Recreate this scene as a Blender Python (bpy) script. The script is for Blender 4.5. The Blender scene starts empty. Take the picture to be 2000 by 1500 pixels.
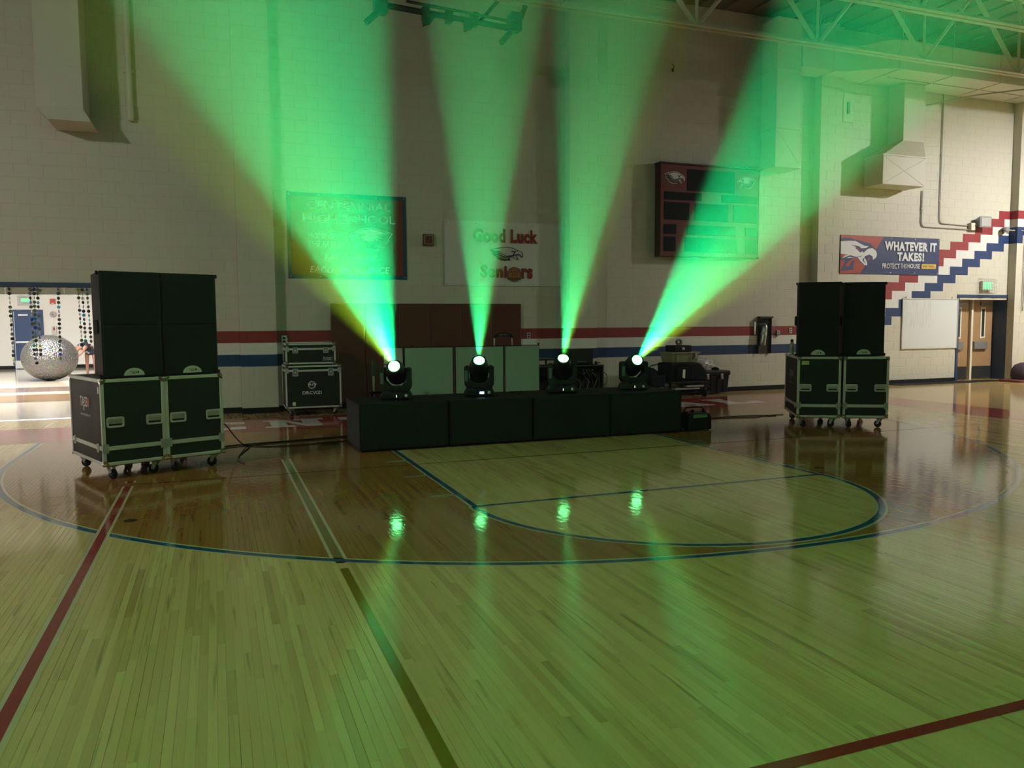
import bpy, bmesh, math, random
from mathutils import Vector, Matrix, noise
random.seed(7)
SC = bpy.context.scene
COL = SC.collection
# ------------------------------------------------------------------ camera
F_PX, YAW, PITCH, ROLL, CAM_H = 1532.656, 0.361419, 0.0777205, -0.0066867, 1.5341
fw = Vector((math.sin(YAW)*math.cos(PITCH), math.cos(YAW)*math.cos(PITCH), -math.sin(PITCH)))
rt0 = Vector((math.cos(YAW), -math.sin(YAW), 0)); up0 = rt0.cross(fw)
rt = rt0*math.cos(ROLL)+up0*math.sin(ROLL); up = -rt0*math.sin(ROLL)+up0*math.cos(ROLL)
cd = bpy.data.cameras.new('camera'); cam = bpy.data.objects.new('camera', cd); COL.objects.link(cam)
cd.sensor_width = 36; cd.sensor_fit = 'HORIZONTAL'; cd.lens = 36*F_PX/2000; cd.clip_end = 200
R = Matrix((rt, up, -fw)).transposed().to_4x4(); R.translation = Vector((0, 0, CAM_H))
cam.matrix_world = R
SC.camera = cam
def pix(P):
    d = Vector(P)-Vector((0, 0, CAM_H)); z = d.dot(fw)
    return 1000+F_PX*d.dot(rt)/z, 750-F_PX*d.dot(up)/z, z
# ------------------------------------------------------------------ view, world, room lights
vs = SC.view_settings
vs.view_transform = 'Standard'; vs.look = 'None'; vs.gamma = 1; vs.use_curve_mapping = False; vs.exposure = 0.02
W = bpy.data.worlds.new('world'); SC.world = W; W.use_nodes = True
W.node_tree.nodes['Background'].inputs[0].default_value = (0.02, 0.02, 0.016, 1)
W.node_tree.nodes['Background'].inputs[1].default_value = 0.3
def area(name, loc, target, size, power, col, shape='DISK'):
    l = bpy.data.lights.new(name, 'AREA'); l.shape = shape; l.energy = power; l.color = col
    if shape == 'RECTANGLE': l.size, l.size_y = size
    else: l.size = size
    o = bpy.data.objects.new(name, l); COL.objects.link(o); o.location = loc
    o.rotation_euler = (Vector(target)-Vector(loc)).to_track_quat('-Z', 'Y').to_euler()
    return o
WARM = (1.0, 0.955, 0.88)
area('high_bay_lamp', (19.4, 9.9, 6.1), (19.2, 11.4, 0), 0.5, 640, WARM)       # lit row of lamps along the far side
area('high_bay_lamp', (19.5, 2.0, 7.2), (19.0, 2.5, 0), 0.5, 130, WARM)
area('high_bay_lamp', (-7.2, 5.0, 6.2), (-6.0, 8.0, 0), 0.6, 280, WARM)
area('high_bay_lamp', (2.5, -6.0, 7.2), (2.5, -2.0, 0), 0.6, 60, WARM)
for i, (x, y) in enumerate([(-5.0, 20.0), (-5.0, 22.8)]):
    area('ceiling_panel_lamp', (x, y, 4.8), (x, y, 0), (5.5, 0.6), 1250, (0.93, 0.97, 1.0), 'RECTANGLE')

cy_ = SC.cycles
cy_.max_bounces = 7; cy_.diffuse_bounces = 4; cy_.glossy_bounces = 4; cy_.transmission_bounces = 4; cy_.volume_bounces = 0; cy_.transparent_max_bounces = 6
cy_.use_adaptive_sampling = True; cy_.adaptive_threshold = .02; cy_.sample_clamp_indirect = 6; cy_.caustics_reflective = False; cy_.caustics_refractive = False; cy_.use_light_tree = False
# ------------------------------------------------------------------ materials
def nt(m): return m.node_tree.nodes, m.node_tree.links
MATS = {}
def mat(name, rgb, rough=.5, metal=0., var=.06, scale=5., bump=0., bscale=90., coat=0., emit=None, est=0., spec=.5, coord='Object', **kw):
    if name in MATS: return MATS[name]
    m = bpy.data.materials.new(name); m.use_nodes = True; N, L = nt(m); b = N['Principled BSDF']
    b.inputs['Roughness'].default_value = rough; b.inputs['Metallic'].default_value = metal
    b.inputs['Specular IOR Level'].default_value = spec; b.inputs['Coat Weight'].default_value = coat
    tc = N.new('ShaderNodeTexCoord')
    nz = N.new('ShaderNodeTexNoise'); nz.inputs['Scale'].default_value = scale; nz.inputs['Detail'].default_value = 4
    L.new(tc.outputs[coord], nz.inputs['Vector'])
    mx = N.new('ShaderNodeMix'); mx.data_type = 'RGBA'
    mx.inputs['A'].default_value = (*[c*(1-var) for c in rgb], 1); mx.inputs['B'].default_value = (*[min(1, c*(1+var)) for c in rgb], 1)
    L.new(nz.outputs['Fac'], mx.inputs['Factor']); L.new(mx.outputs['Result'], b.inputs['Base Color'])
    if bump:
        n2 = N.new('ShaderNodeTexNoise'); n2.inputs['Scale'].default_value = bscale; n2.inputs['Detail'].default_value = 3
        L.new(tc.outputs[coord], n2.inputs['Vector'])
        bp = N.new('ShaderNodeBump'); bp.inputs['Strength'].default_value = bump; bp.inputs['Distance'].default_value = .01
        L.new(n2.outputs['Fac'], bp.inputs['Height']); L.new(bp.outputs['Normal'], b.inputs['Normal'])
    if emit:
        b.inputs['Emission Color'].default_value = (*emit, 1); b.inputs['Emission Strength'].default_value = est
    for k, v in kw.items(): b.inputs[k.replace('_', ' ')].default_value = v
    MATS[name] = m
    return m
BEIGE = mat('paint_beige', (.60, .555, .455), .55, var=.03, scale=1.2, bump=.25, bscale=60, coord='Generated')
def wallpaint(name, rgb): return mat(name, rgb, .5, var=.03, scale=1.5, bump=.2, bscale=60)
BEIGE = wallpaint('wall_beige', (.57, .555, .475))
WRED = wallpaint('wall_red', (.25, .020, .028)); WWHITE = wallpaint('wall_white', (.70, .70, .68)); WBLUE = wallpaint('wall_blue', (.006, .032, .125))
MORTAR = wallpaint('wall_joint', (.51, .49, .40))
NAVY = mat('navy_paint', (.018, .045, .13), .45)
BLACKTEX = mat('black_textured', (.006, .006, .006), .65, bump=.3, bscale=300, spec=.2)
BLACK = mat('black_plastic', (.005, .005, .005), .5, spec=.35)
BLACKCLOTH = mat('black_grille_cloth', (.004, .004, .004), .9, bump=.4, bscale=500)
RUBBER = mat('black_rubber', (.007, .007, .008), .7, spec=.2)
ALU = mat('brushed_aluminium', (.66, .66, .63), .42, .45, bump=.05, bscale=200)
STEEL = mat('zinc_steel', (.46, .46, .45), .42, .6)
CHROME = mat('chrome', (.80, .80, .78), .12, 1.)
LAMIN = mat('case_laminate', (.011, .011, .010), .5, spec=.3, bump=.35, bscale=260)
WHITE = mat('white_print', (.80, .80, .78), .5, var=.02)
REDPRINT = mat('red_print', (.45, .03, .02), .5)
DKPRINT = mat('dark_print', (.015, .02, .03), .5)
GALV = mat('painted_duct', (.60, .58, .50), .5, var=.04, scale=2, bump=.04, bscale=20)
CONDUIT = mat('conduit_metal', (.42, .41, .38), .4, .7)
TRUSSM = mat('truss_paint', (.62, .60, .52), .5, var=.04)
DECK = mat('roof_deck', (.13, .125, .11), .7, var=.12, scale=2)
PLATE = mat('logo_plate_silver', (.62, .62, .58), .4, .2)
DOORWOOD = mat('door_wood', (.36, .22, .11), .42, var=.10, scale=8, bump=.03, bscale=60)
CREAM = mat('cream_frame', (.72, .68, .56), .45)
GREYMETAL = mat('grey_metal', (.26, .27, .28), .4, .5)
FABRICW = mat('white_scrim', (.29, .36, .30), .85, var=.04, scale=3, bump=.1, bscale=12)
PADRED = mat('maroon_vinyl', (.095, .018, .013), .45, var=.06, scale=4, bump=.05, bscale=30)
# floor wood
def math_(N, L, op, a, b=None, c=None):
    n = N.new('ShaderNodeMath'); n.operation = op
    for i, v in enumerate((a, b, c)):
        if v is None: continue
        if isinstance(v, (int, float)): n.inputs[i].default_value = v
        else: L.new(v, n.inputs[i])
    return n.outputs[0]
KX, KC, FT_Y, BASE_Y = 3.81, 10.22, 6.18, 11.77
def floor_finish(N, L, b, strength=.10):
    b.inputs['Roughness'].default_value = .085
    b.inputs['Specular IOR Level'].default_value = .40
    geo = N.new('ShaderNodeNewGeometry')
    n2 = N.new('ShaderNodeTexNoise'); n2.inputs['Scale'].default_value = 14; n2.inputs['Detail'].default_value = 3
    mp = N.new('ShaderNodeMapping'); mp.inputs['Scale'].default_value = (1.3, .8, 1)
    L.new(geo.outputs['Position'], mp.inputs['Vector']); L.new(mp.outputs['Vector'], n2.inputs['Vector'])
    bp = N.new('ShaderNodeBump'); bp.inputs['Strength'].default_value = strength; bp.inputs['Distance'].default_value = .01
    L.new(n2.outputs['Fac'], bp.inputs['Height']); L.new(bp.outputs['Normal'], b.inputs['Normal'])
    return geo
def make_floor_mat():
    m = bpy.data.materials.new('maple_floor'); m.use_nodes = True; N, L = nt(m); b = N['Principled BSDF']
    geo = floor_finish(N, L, b)
    sep = N.new('ShaderNodeSeparateXYZ'); L.new(geo.outputs['Position'], sep.inputs[0]); x, y = sep.outputs[0], sep.outputs[1]
    at = N.new('ShaderNodeAttribute'); at.attribute_name = 'tone'
    mp = N.new('ShaderNodeMapping'); mp.inputs['Scale'].default_value = (55, 2.2, 1); L.new(geo.outputs['Position'], mp.inputs['Vector'])
    off = N.new('ShaderNodeVectorMath'); off.operation = 'ADD'; L.new(mp.outputs['Vector'], off.inputs[0])
    cm = N.new('ShaderNodeCombineXYZ'); L.new(math_(N, L, 'MULTIPLY', at.outputs['Fac'], 37.), cm.inputs[2]); L.new(cm.outputs[0], off.inputs[1])
    nz = N.new('ShaderNodeTexNoise'); nz.inputs['Scale'].default_value = 1; nz.inputs['Detail'].default_value = 5; L.new(off.outputs[0], nz.inputs['Vector'])
    # heart-wood streaks, only on some boards
    n3 = N.new('ShaderNodeTexNoise'); n3.inputs['Scale'].default_value = .55; n3.inputs['Detail'].default_value = 3; L.new(off.outputs[0], n3.inputs['Vector'])
    streak = N.new('ShaderNodeMapRange'); streak.inputs[1].default_value = .60; streak.inputs[2].default_value = .74; L.new(n3.outputs['Fac'], streak.inputs[0])
    r = N.new('ShaderNodeValToRGB'); cr = r.color_ramp
    cr.elements[0].color = (.36, .22, .080, 1); cr.elements[1].color = (.64, .475, .21, 1)
    e = cr.elements.new(.35); e.color = (.54, .375, .16, 1)
    L.new(math_(N, L, 'ADD', math_(N, L, 'MULTIPLY', at.outputs['Fac'], .8), math_(N, L, 'MULTIPLY', nz.outputs['Fac'], .25)), r.inputs['Fac'])
    mx0 = N.new('ShaderNodeMix'); mx0.data_type = 'RGBA'; mx0.inputs['B'].default_value = (.17, .09, .035, 1)
    L.new(math_(N, L, 'MULTIPLY', streak.outputs[0], .55), mx0.inputs['Factor']); L.new(r.outputs['Color'], mx0.inputs['A'])
    dx = math_(N, L, 'SUBTRACT', x, KX); dx2 = math_(N, L, 'MULTIPLY', dx, dx)
    dy = math_(N, L, 'SUBTRACT', y, KC); dy2 = math_(N, L, 'MULTIPLY', dy, dy)
    ey = math_(N, L, 'SUBTRACT', y, FT_Y); ey2 = math_(N, L, 'MULTIPLY', ey, ey)
    circ = math_(N, L, 'LESS_THAN', math_(N, L, 'ADD', dx2, dy2), 36.)
    strip = math_(N, L, 'MULTIPLY', math_(N, L, 'LESS_THAN', dx2, 36.), math_(N, L, 'GREATER_THAN', y, KC))
    area_ = math_(N, L, 'MULTIPLY', math_(N, L, 'MAXIMUM', circ, strip), math_(N, L, 'LESS_THAN', y, BASE_Y))
    key = math_(N, L, 'MULTIPLY', math_(N, L, 'LESS_THAN', dx2, 1.81*1.81), math_(N, L, 'GREATER_THAN', y, FT_Y))
    ftc = math_(N, L, 'LESS_THAN', math_(N, L, 'ADD', dx2, ey2), 1.83*1.83)
    stain = math_(N, L, 'MULTIPLY', area_, math_(N, L, 'SUBTRACT', 1., math_(N, L, 'MAXIMUM', key, ftc)))
    mx = N.new('ShaderNodeMix'); mx.data_type = 'RGBA'; mx.blend_type = 'MULTIPLY'; mx.inputs['B'].default_value = (.50, .31, .16, 1)
    L.new(stain, mx.inputs['Factor']); L.new(mx0.outputs['Result'], mx.inputs['A']); L.new(mx.outputs['Result'], b.inputs['Base Color'])
    return m
FLOOR = make_floor_mat()
def court_paint(name, rgb):
    m = mat(name, rgb, .085, var=.05, scale=3); N, L = nt(m); floor_finish(N, L, N['Principled BSDF']); return m
CBLUE = court_paint('court_blue', (.012, .075, .15)); CRED = court_paint('court_red', (.27, .022, .022)); CPALE = court_paint('court_bare_edge', (.50, .42, .27))
COLIVE = court_paint('court_gold', (.20, .125, .012)); CWHITE = court_paint('court_white', (.72, .72, .68)); CMAROON = court_paint('court_thin_red', (.05, .010, .012))
CAPRON = court_paint('court_apron_red', (.36, .040, .036))

# ------------------------------------------------------------------ mesh helpers
class MB:
    def __init__(s): s.v, s.f, s.m = [], [], []
    def add(s, vs_, fs, mi=0):
        o = len(s.v); s.v += [tuple(v) for v in vs_]; s.f += [[i+o for i in f] for f in fs]; s.m += [mi]*len(fs); return s
    def box(s, x0, x1, y0, y1, z0, z1, mi=0):
        return s.add([(x0,y0,z0),(x1,y0,z0),(x1,y1,z0),(x0,y1,z0),(x0,y0,z1),(x1,y0,z1),(x1,y1,z1),(x0,y1,z1)],
            [(0,3,2,1),(4,5,6,7),(0,1,5,4),(1,2,6,5),(2,3,7,6),(3,0,4,7)], mi)
    def hexa(s, low, high, mi=0):        # two quads, four points each
        return s.add(list(low)+list(high), [(0,3,2,1),(4,5,6,7),(0,1,5,4),(1,2,6,5),(2,3,7,6),(3,0,4,7)], mi)
    def prism(s, poly, a, b, axis='y', mi=0):
        def P(u, v, t): return {'y': (u, t, v), 'z': (u, v, t), 'x': (t, u, v)}[axis]
        n = len(poly)
        return s.add([P(u, v, a) for u, v in poly]+[P(u, v, b) for u, v in poly],
            [list(range(n))[::-1], list(range(n, 2*n))]+[(i, (i+1) % n, n+(i+1) % n, n+i) for i in range(n)], mi)
    def cyl(s, p0, p1, r0, r1=None, n=12, mi=0):
        return s.tube([p0, p1], [r0, r0 if r1 is None else r1], n, mi)
    def tube(s, pts, r, n=8, mi=0, closed=False):
        pts = [Vector(p) for p in pts]; k = len(pts)
        rs = r if isinstance(r, (list, tuple)) else [r]*k
        prev = None; vs_ = []
        for i, p in enumerate(pts):
            if closed: t = pts[(i+1) % k]-pts[i-1]
            else: t = pts[min(i+1, k-1)]-pts[max(i-1, 0)]
            t = t.normalized() if t.length > 1e-9 else Vector((0, 0, 1))
            if prev is None:
                a = Vector((0, 0, 1)) if abs(t.z) < .9 else Vector((1, 0, 0)); u = t.cross(a).normalized()
            else:
                u = (prev-t*prev.dot(t)); u = u.normalized() if u.length > 1e-6 else t.orthogonal().normalized()
            prev = u; w = t.cross(u)
            vs_ += [p+(u*math.cos(2*math.pi*j/n)+w*math.sin(2*math.pi*j/n))*rs[i] for j in range(n)]
        fs = []
        for i in range(k if closed else k-1):
            i2 = (i+1) % k
            for j in range(n): fs.append((i*n+j, i*n+(j+1) % n, i2*n+(j+1) % n, i2*n+j))
        if not closed: fs += [list(range(n))[::-1], list(range((k-1)*n, k*n))]
        return s.add(vs_, fs, mi)
    def lathe(s, prof, C=(0, 0, 0), A=(0, 0, 1), n=20, mi=0):     # prof: (radius, height) along A
        A = Vector(A).normalized(); C = Vector(C)
        return s.tube([C+A*h for r, h in prof], [max(r, 1e-4) for r, h in prof], n, mi)
    def sph(s, C, r, n=12, mi=0, sz=1.):
        pr = [(r*math.sin(math.pi*i/n), -r*sz*math.cos(math.pi*i/n)) for i in range(n+1)]
        vs_ = []; m = 2*n
        for rad, h in pr: vs_ += [(C[0]+max(rad, 1e-4)*math.cos(2*math.pi*j/m), C[1]+max(rad, 1e-4)*math.sin(2*math.pi*j/m), C[2]+h) for j in range(m)]
        return s.add(vs_, [(i*m+j, i*m+(j+1) % m, (i+1)*m+(j+1) % m, (i+1)*m+j) for i in range(n) for j in range(m)], mi)
    def poly(s, pts, mi=0): return s.add(pts, [list(range(len(pts)))], mi)
    def flat(s, uv, O, U, V, N=(0, 0, 0), mi=0):        # polygon in the frame O + u U + v V
        O, U, V, N = Vector(O), Vector(U), Vector(V), Vector(N)
        return s.poly([O+U*a+V*b+N for a, b in uv], mi)
    def text(s, string, O, U, V, w, h, mi=0, bold=0., shear=0.):
        vs_, fs = tmesh(string, bold, shear); O, U, V = Vector(O), Vector(U).normalized(), Vector(V).normalized()
        return s.add([O+U*(a*w)+V*(b*h) for a, b in vs_], fs, mi)
    def xf(s, M):
        s.v = [tuple(M @ Vector(v)) for v in s.v]; return s
    def build(s, name, mats, parent=None, smooth=False, bevel=0., norm=True, seg=2):
        me = bpy.data.meshes.new(name); me.from_pydata(s.v, [], s.f)
        mats = mats if isinstance(mats, (list, tuple)) else [mats]
        for m in mats: me.materials.append(m)
        if len(mats) > 1: me.polygons.foreach_set('material_index', s.m)
        if norm:
            bm = bmesh.new(); bm.from_mesh(me); bmesh.ops.recalc_face_normals(bm, faces=bm.faces); bm.to_mesh(me); bm.free()
        if smooth:
            me.polygons.foreach_set('use_smooth', [True]*len(me.polygons)); me.set_sharp_from_angle(angle=math.radians(40))
        o = bpy.data.objects.new(name, me); COL.objects.link(o)
        if bevel:
            bv = o.modifiers.new('bevel', 'BEVEL'); bv.width = bevel; bv.segments = seg; bv.limit_method = 'ANGLE'
        if parent: o.parent = parent
        return o
_T = {}
def tmesh(string, bold=0., shear=0.):
    k = (string, bold, shear)
    if k not in _T:
        c = bpy.data.curves.new('lettering', 'FONT'); c.body = string; c.offset = bold; c.shear = shear; c.resolution_u = 3; c.fill_mode = 'FRONT'
        c.space_character = 1.0+bold*2
        o = bpy.data.objects.new('lettering', c); COL.objects.link(o)
        me = bpy.data.meshes.new_from_object(o.evaluated_get(bpy.context.evaluated_depsgraph_get()))
        vs_ = [(v.co.x, v.co.y) for v in me.vertices]; fs = [list(p.vertices) for p in me.polygons]
        bpy.data.objects.remove(o); bpy.data.curves.remove(c); bpy.data.meshes.remove(me)
        x0 = min(v[0] for v in vs_); x1 = max(v[0] for v in vs_); y0 = min(v[1] for v in vs_); y1 = max(v[1] for v in vs_)
        _T[k] = ([((a-x0)/(x1-x0), (b-y0)/(y1-y0)) for a, b in vs_], fs)
    return _T[k]
def tag(o, label=None, cat=None, group=None, kind=None):
    if label: o['label'] = label
    if cat: o['category'] = cat
    if group: o['group'] = group
    if kind: o['kind'] = kind
    return o
def thing(name, label, cat, loc=(0, 0, 0), rz=0., group=None, kind=None):
    o = bpy.data.objects.new(name, None); COL.objects.link(o); o.location = loc; o.rotation_euler = (0, 0, rz); o.empty_display_size = .1
    return tag(o, label, cat, group, kind)
def copy_tree(o, parent=None):
    c = o.copy(); COL.objects.link(c); c.parent = parent
    for ch in [x for x in bpy.data.objects if x.parent == o]: copy_tree(ch, c)
    return c
def rrect(w, h, r, n=4, cx=0., cy=0.):
    out = []
    for qx, qy, a0 in ((1, 1, 0), (-1, 1, 90), (-1, -1, 180), (1, -1, 270)):
        for i in range(n+1):
            a = math.radians(a0+90*i/n); out.append((cx+qx*(w/2-r)+r*math.cos(a), cy+qy*(h/2-r)+r*math.sin(a)))
    return out
def B(x0, x1, y0, y1, z0, z1): return MB().box(x0, x1, y0, y1, z0, z1)
# ------------------------------------------------------------------ the setting: wall of painted blocks
WY, PY, CH, TOP = 14.40, 14.19, .2032, 8.08
OPX0, OPX1, OPZ = -6.2, -1.05, 2.155
DX0, DX1, DZ = 17.33, 19.0, 2.10
PIL = [(.41, 1.01), (6.60, 7.20), (12.72, 13.32), (19.0, 19.6)]
XL, XR = -9.0, 22.0
def Lk(k): return 18.6-.406*(21-k)
def paint_spans(k):        # course k (1 = lowest): list of (x_start, material index)
    l = Lk(k)
    if k == 7: return [(-99, 1), (l+.61, 2), (l+1.23, 3), (l+1.84, 0)]
    if k == 6: return [(-99, 2), (l+1.23, 3), (l+1.84, 0)]
    if k == 5: return [(-99, 3), (l+1.84, 0)]
    if 8 <= k <= 18: return [(-99, 0), (l, 1), (l+.61, 2), (l+1.23, 3), (l+1.84, 0)]
    if k == 19: return [(-99, 0), (l, 1), (l+.61, 2), (18.97, 3)]
    if k == 20: return [(-99, 0), (l, 1), (l+.61, 2)]
    if k == 21: return [(-99, 0), (l, 1)]
    return [(-99, 0)]
def paint_at(k, x):
    m = 0
    for a, i in paint_spans(k):
        if x >= a: m = i
    return m
wall = thing('wall_back', 'long beige painted block wall with red, white and blue stripes behind the stage gear', 'wall', (0, WY, 0), kind='structure')
def local(mb): return mb.xf(Matrix.Translation((0, -WY, 0)))
core = MB(); Y0, Y1 = WY+.0022, WY+.36
core.box(XL, OPX0, Y0, Y1, 0, TOP).box(OPX0, OPX1, Y0, Y1, OPZ, TOP).box(OPX1, DX0, Y0, Y1, 0, TOP).box(DX0, DX1, Y0, Y1, DZ, TOP).box(DX1, XR, Y0, Y1, 0, TOP)
local(core).build('mortar_core', MORTAR, wall, norm=False)
def bmesh_block(mb, a, b, z0, z1, ga, gb, mi):
    j = .003; bx = .004
    xa, xb, za, zb = a+(j if ga else 0), b-(j if gb else 0), z0+j, z1-j
    ia, ib = (bx if ga else 0), (bx if gb else 0)
    mb.add([(xa, Y0, za), (xb, Y0, za), (xb, Y0, zb), (xa, Y0, zb), (xa+ia, WY, za+bx), (xb-ib, WY, za+bx), (xb-ib, WY, zb-bx), (xa+ia, WY, zb-bx)],
        [(4, 5, 6, 7), (0, 1, 5, 4), (1, 2, 6, 5), (2, 3, 7, 6), (3, 0, 4, 7)], mi)
pieces = []
ncourse = int(TOP/CH)+1
for k in range(1, ncourse+1):
    z0, z1 = (k-1)*CH, min(k*CH, TOP)
    cuts = [(XL, XR)]
    for a, b in PIL: cuts = [q for s0, s1 in cuts for q in ((s0, min(s1, a)), (max(s0, b), s1)) if q[1]-q[0] > .01]
    for a, b, zt in ((OPX0, OPX1, OPZ), (DX0, DX1, DZ)):
        if z1 <= zt+.06: cuts = [q for s0, s1 in cuts for q in ((s0, min(s1, a)), (max(s0, b), s1)) if q[1]-q[0] > .01]
    edges = [a for a, i in paint_spans(k)][1:]
    for s0, s1 in cuts:
        x = math.floor((s0-(k % 2)*CH)/(2*CH))*2*CH+(k % 2)*CH
        while x < s1:
            a, b = max(x, s0), min(x+2*CH, s1); x += 2*CH
            if b-a < .02: continue
            c = sorted([a, b]+[e for e in edges if a+.005 < e < b-.005])
            for i in range(len(c)-1):
                pieces.append((c[i], c[i+1], z0, z1, i == 0, i == len(c)-2, paint_at(k, (c[i]+c[i+1])/2)))
def big(p):
    q = pix(((p[0]+p[1])/2, WY, (p[2]+p[3])/2))
    ok = 0 < q[0] < 2000 and 0 < q[1] < 1500 and p[6] == 0 and abs(p[1]-p[0]-2*CH) < 1e-4 and abs(p[3]-p[2]-CH) < 1e-4
    return q[2] if ok else 1e9
pieces.sort(key=big)
one = MB(); bmesh_block(one, 0, 2*CH, 0, CH, True, True, 0); one.xf(Matrix.Translation((0, -WY, 0)))
src = one.build('block', BEIGE, wall, norm=False); src.location = (pieces[0][0], 0, pieces[0][2])
for p in pieces[1:300]:
    c = src.copy(); COL.objects.link(c); c.location = (p[0], 0, p[2]); c.parent = wall
rest = MB()
for p in pieces[300:]: bmesh_block(rest, *p)
for k in range(1, 23):                                    # the paint also covers the joints
    sp = paint_spans(k)+[(XR, 0)]
    for (a, i), (b, _) in zip(sp[:-1], sp[1:]):
        if i == 0: continue
        for s0, s1 in ((OPX1, PIL[0][0]), (PIL[0][1], PIL[1][0]), (PIL[1][1], PIL[2][0]), (PIL[2][1], DX0 if k*CH < DZ+.06 else PIL[3][0]), (PIL[3][1], XR)):
            u0, u1 = max(a, s0), min(b, s1)
            if u1-u0 > .01: rest.add([(u0, Y0-.0004, (k-1)*CH), (u1, Y0-.0004, (k-1)*CH), (u1, Y0-.0004, k*CH), (u0, Y0-.0004, k*CH)], [(0, 1, 2, 3)], i)
for a, b in PIL:
    for k in range(1, ncourse+1):
        z0, z1 = (k-1)*CH, min(k*CH, TOP); m = a+(2*CH if k % 2 else CH-.01); pk = paint_at(k, a+.05); rest.box(a+.003, b-.003, PY+.003, Y0, z0, z1, pk if pk else 4)
        for u0, u1 in ((a, m), (m, b)):
            rest.box(u0+(.0 if u0 == a else .004), u1-(.0 if u1 == b else .004), PY, Y0, z0+.004, z1-.004, paint_at(k, u0+.05))
tag(local(rest).build('block_field', [BEIGE, WRED, WWHITE, WBLUE, MORTAR], wall, norm=False), kind='stuff')
# black vinyl base
base = thing('baseboard_back', 'black rubber base strip along the foot of the block wall', 'baseboard', (0, WY, 0), kind='structure')
segs = [(OPX1, .41, WY), (.40, 1.02, PY), (1.01, 6.6, WY), (6.59, 7.21, PY), (7.2, 12.72, WY), (12.71, 13.33, PY), (13.32, DX0, WY), (18.99, 19.61, PY), (19.6, XR, WY)]
for a, b, y in segs: MB().box(a, b, y-.012-WY, y+.002-WY, 0, .10).build('base_strip', RUBBER, base, bevel=.003)
# the rest of the shell
tag(B(XL, XR, -14, 14.4, TOP, TOP+.15).build('ceiling', DECK), 'dark metal roof deck above the open trusses', 'ceiling', kind='structure')
deck = bpy.data.objects['ceiling']
for i in range(26):
    x = 6.0+i*.6
    B(x, x+.18, 3, 14.3, TOP-.045, TOP+.001).build('deck_rib', DECK, deck)
SIDE = wallpaint('side_wall_paint', (.50, .46, .37))
tag(B(XR, XR+.2, -14, 14.8, 0, TOP).build('wall_right', SIDE), 'beige side wall at the far end of the gym', 'wall', kind='structure')
tag(B(XL-.2, XL, -14, 14.8, 0, TOP).build('wall_left', SIDE), 'beige side wall behind the doorway end', 'wall', kind='structure')
tag(B(XL, XR, -14.2, -14, 0, TOP).build('wall_front', SIDE), 'beige end wall facing the stage gear', 'wall', kind='structure')
# ------------------------------------------------------------------ floor of maple strips
floor = thing('floor', 'glossy maple strip gym floor with painted court lines', 'floor', kind='structure')
B(XL, XR, -14, WY+.5, -.06, -.012).build('floor_slab', mat('floor_seam', (.09, .055, .022), .8), floor)
PW = .0381
near, far = [], []
i0 = int(-4.4/PW)
for i in range(i0, int(21.5/PW)):
    x0 = i*PW; y = -1.0-random.random()*1.2
    while y < WY+.36:
        ln = random.choice([.4, .6, .8, 1.0, 1.2, 1.5, 1.9])*random.uniform(.85, 1.15)
        y1 = min(y+ln, WY+.36); t = min(1, max(0, random.gauss(.55, .22)))
        if random.random() < .08: t *= .35
        vis = False
        if y1 > 1.9:
            for yy in (max(y, 1.9), (y+y1)/2, y1):
                q = pix((x0+PW/2, yy, 0))
                if q[2] > .5 and -60 < q[0] < 2060 and q[1] < 1560: vis = True
        if vis: (near if y < 9.2 else far).append((x0, x0+PW, y, y1, t))
        elif y1 > -1: far.append((x0, x0+PW, y, y1, t))
        y = y1
def scr(p):
    q = pix(((p[0]+p[1])/2, (max(p[2], 2.0)+p[3])/2, 0)); qa = pix((p[0], (max(p[2], 2.0)+p[3])/2, 0)); qb = pix((p[1], (max(p[2], 2.0)+p[3])/2, 0))
    return -(qb[0]-qa[0])*(p[3]-max(p[2], 2.0)) if 0 < q[0] < 2000 and 0 < q[1] < 1500 else 0
near.sort(key=scr)
def plank(mb, p, tones, gap=True):
    g = random.choice([.00008, .00015, .0003, .0007]) if gap else 0.; x0, x1, y0, y1 = p[0]+g, p[1]-g, p[2]+g*.8, p[3]-g*.8; e = .0003 if gap else 0
    if gap:
        mb.add([(x0, y0, -.012), (x1, y0, -.012), (x1, y1, -.012), (x0, y1, -.012), (x0, y0, -e), (x1, y0, -e), (x1, y1, -e), (x0, y1, -e),
                (x0+e, y0+e, 0), (x1-e, y0+e, 0), (x1-e, y1-e, 0), (x0+e, y1-e, 0)],
               [(8, 9, 10, 11), (4, 5, 9, 8), (5, 6, 10, 9), (6, 7, 11, 10), (7, 4, 8, 11), (0, 1, 5, 4), (1, 2, 6, 5), (2, 3, 7, 6), (3, 0, 4, 7)])
        tones += [p[4]]*9
    else:
        mb.add([(x0, y0, 0), (x1, y0, 0), (x1, y1, 0), (x0, y1, 0)], [(0, 1, 2, 3)]); tones.append(p[4])
def finish_planks(mb, tones, name):
    o = mb.build(name, FLOOR, floor, norm=False); a = o.data.attributes.new('tone', 'FLOAT', 'FACE'); a.data.foreach_set('value', tones); return o
for p in near[:300]:
    mb, t = MB(), []; plank(mb, p, t); finish_planks(mb, t, 'floor_board')
mb, t = MB(), []
for p in near[300:]: plank(mb, p, t)
for p in far: plank(mb, p, t, False)
tag(finish_planks(mb, t, 'floor_board_field'), kind='stuff')
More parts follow.
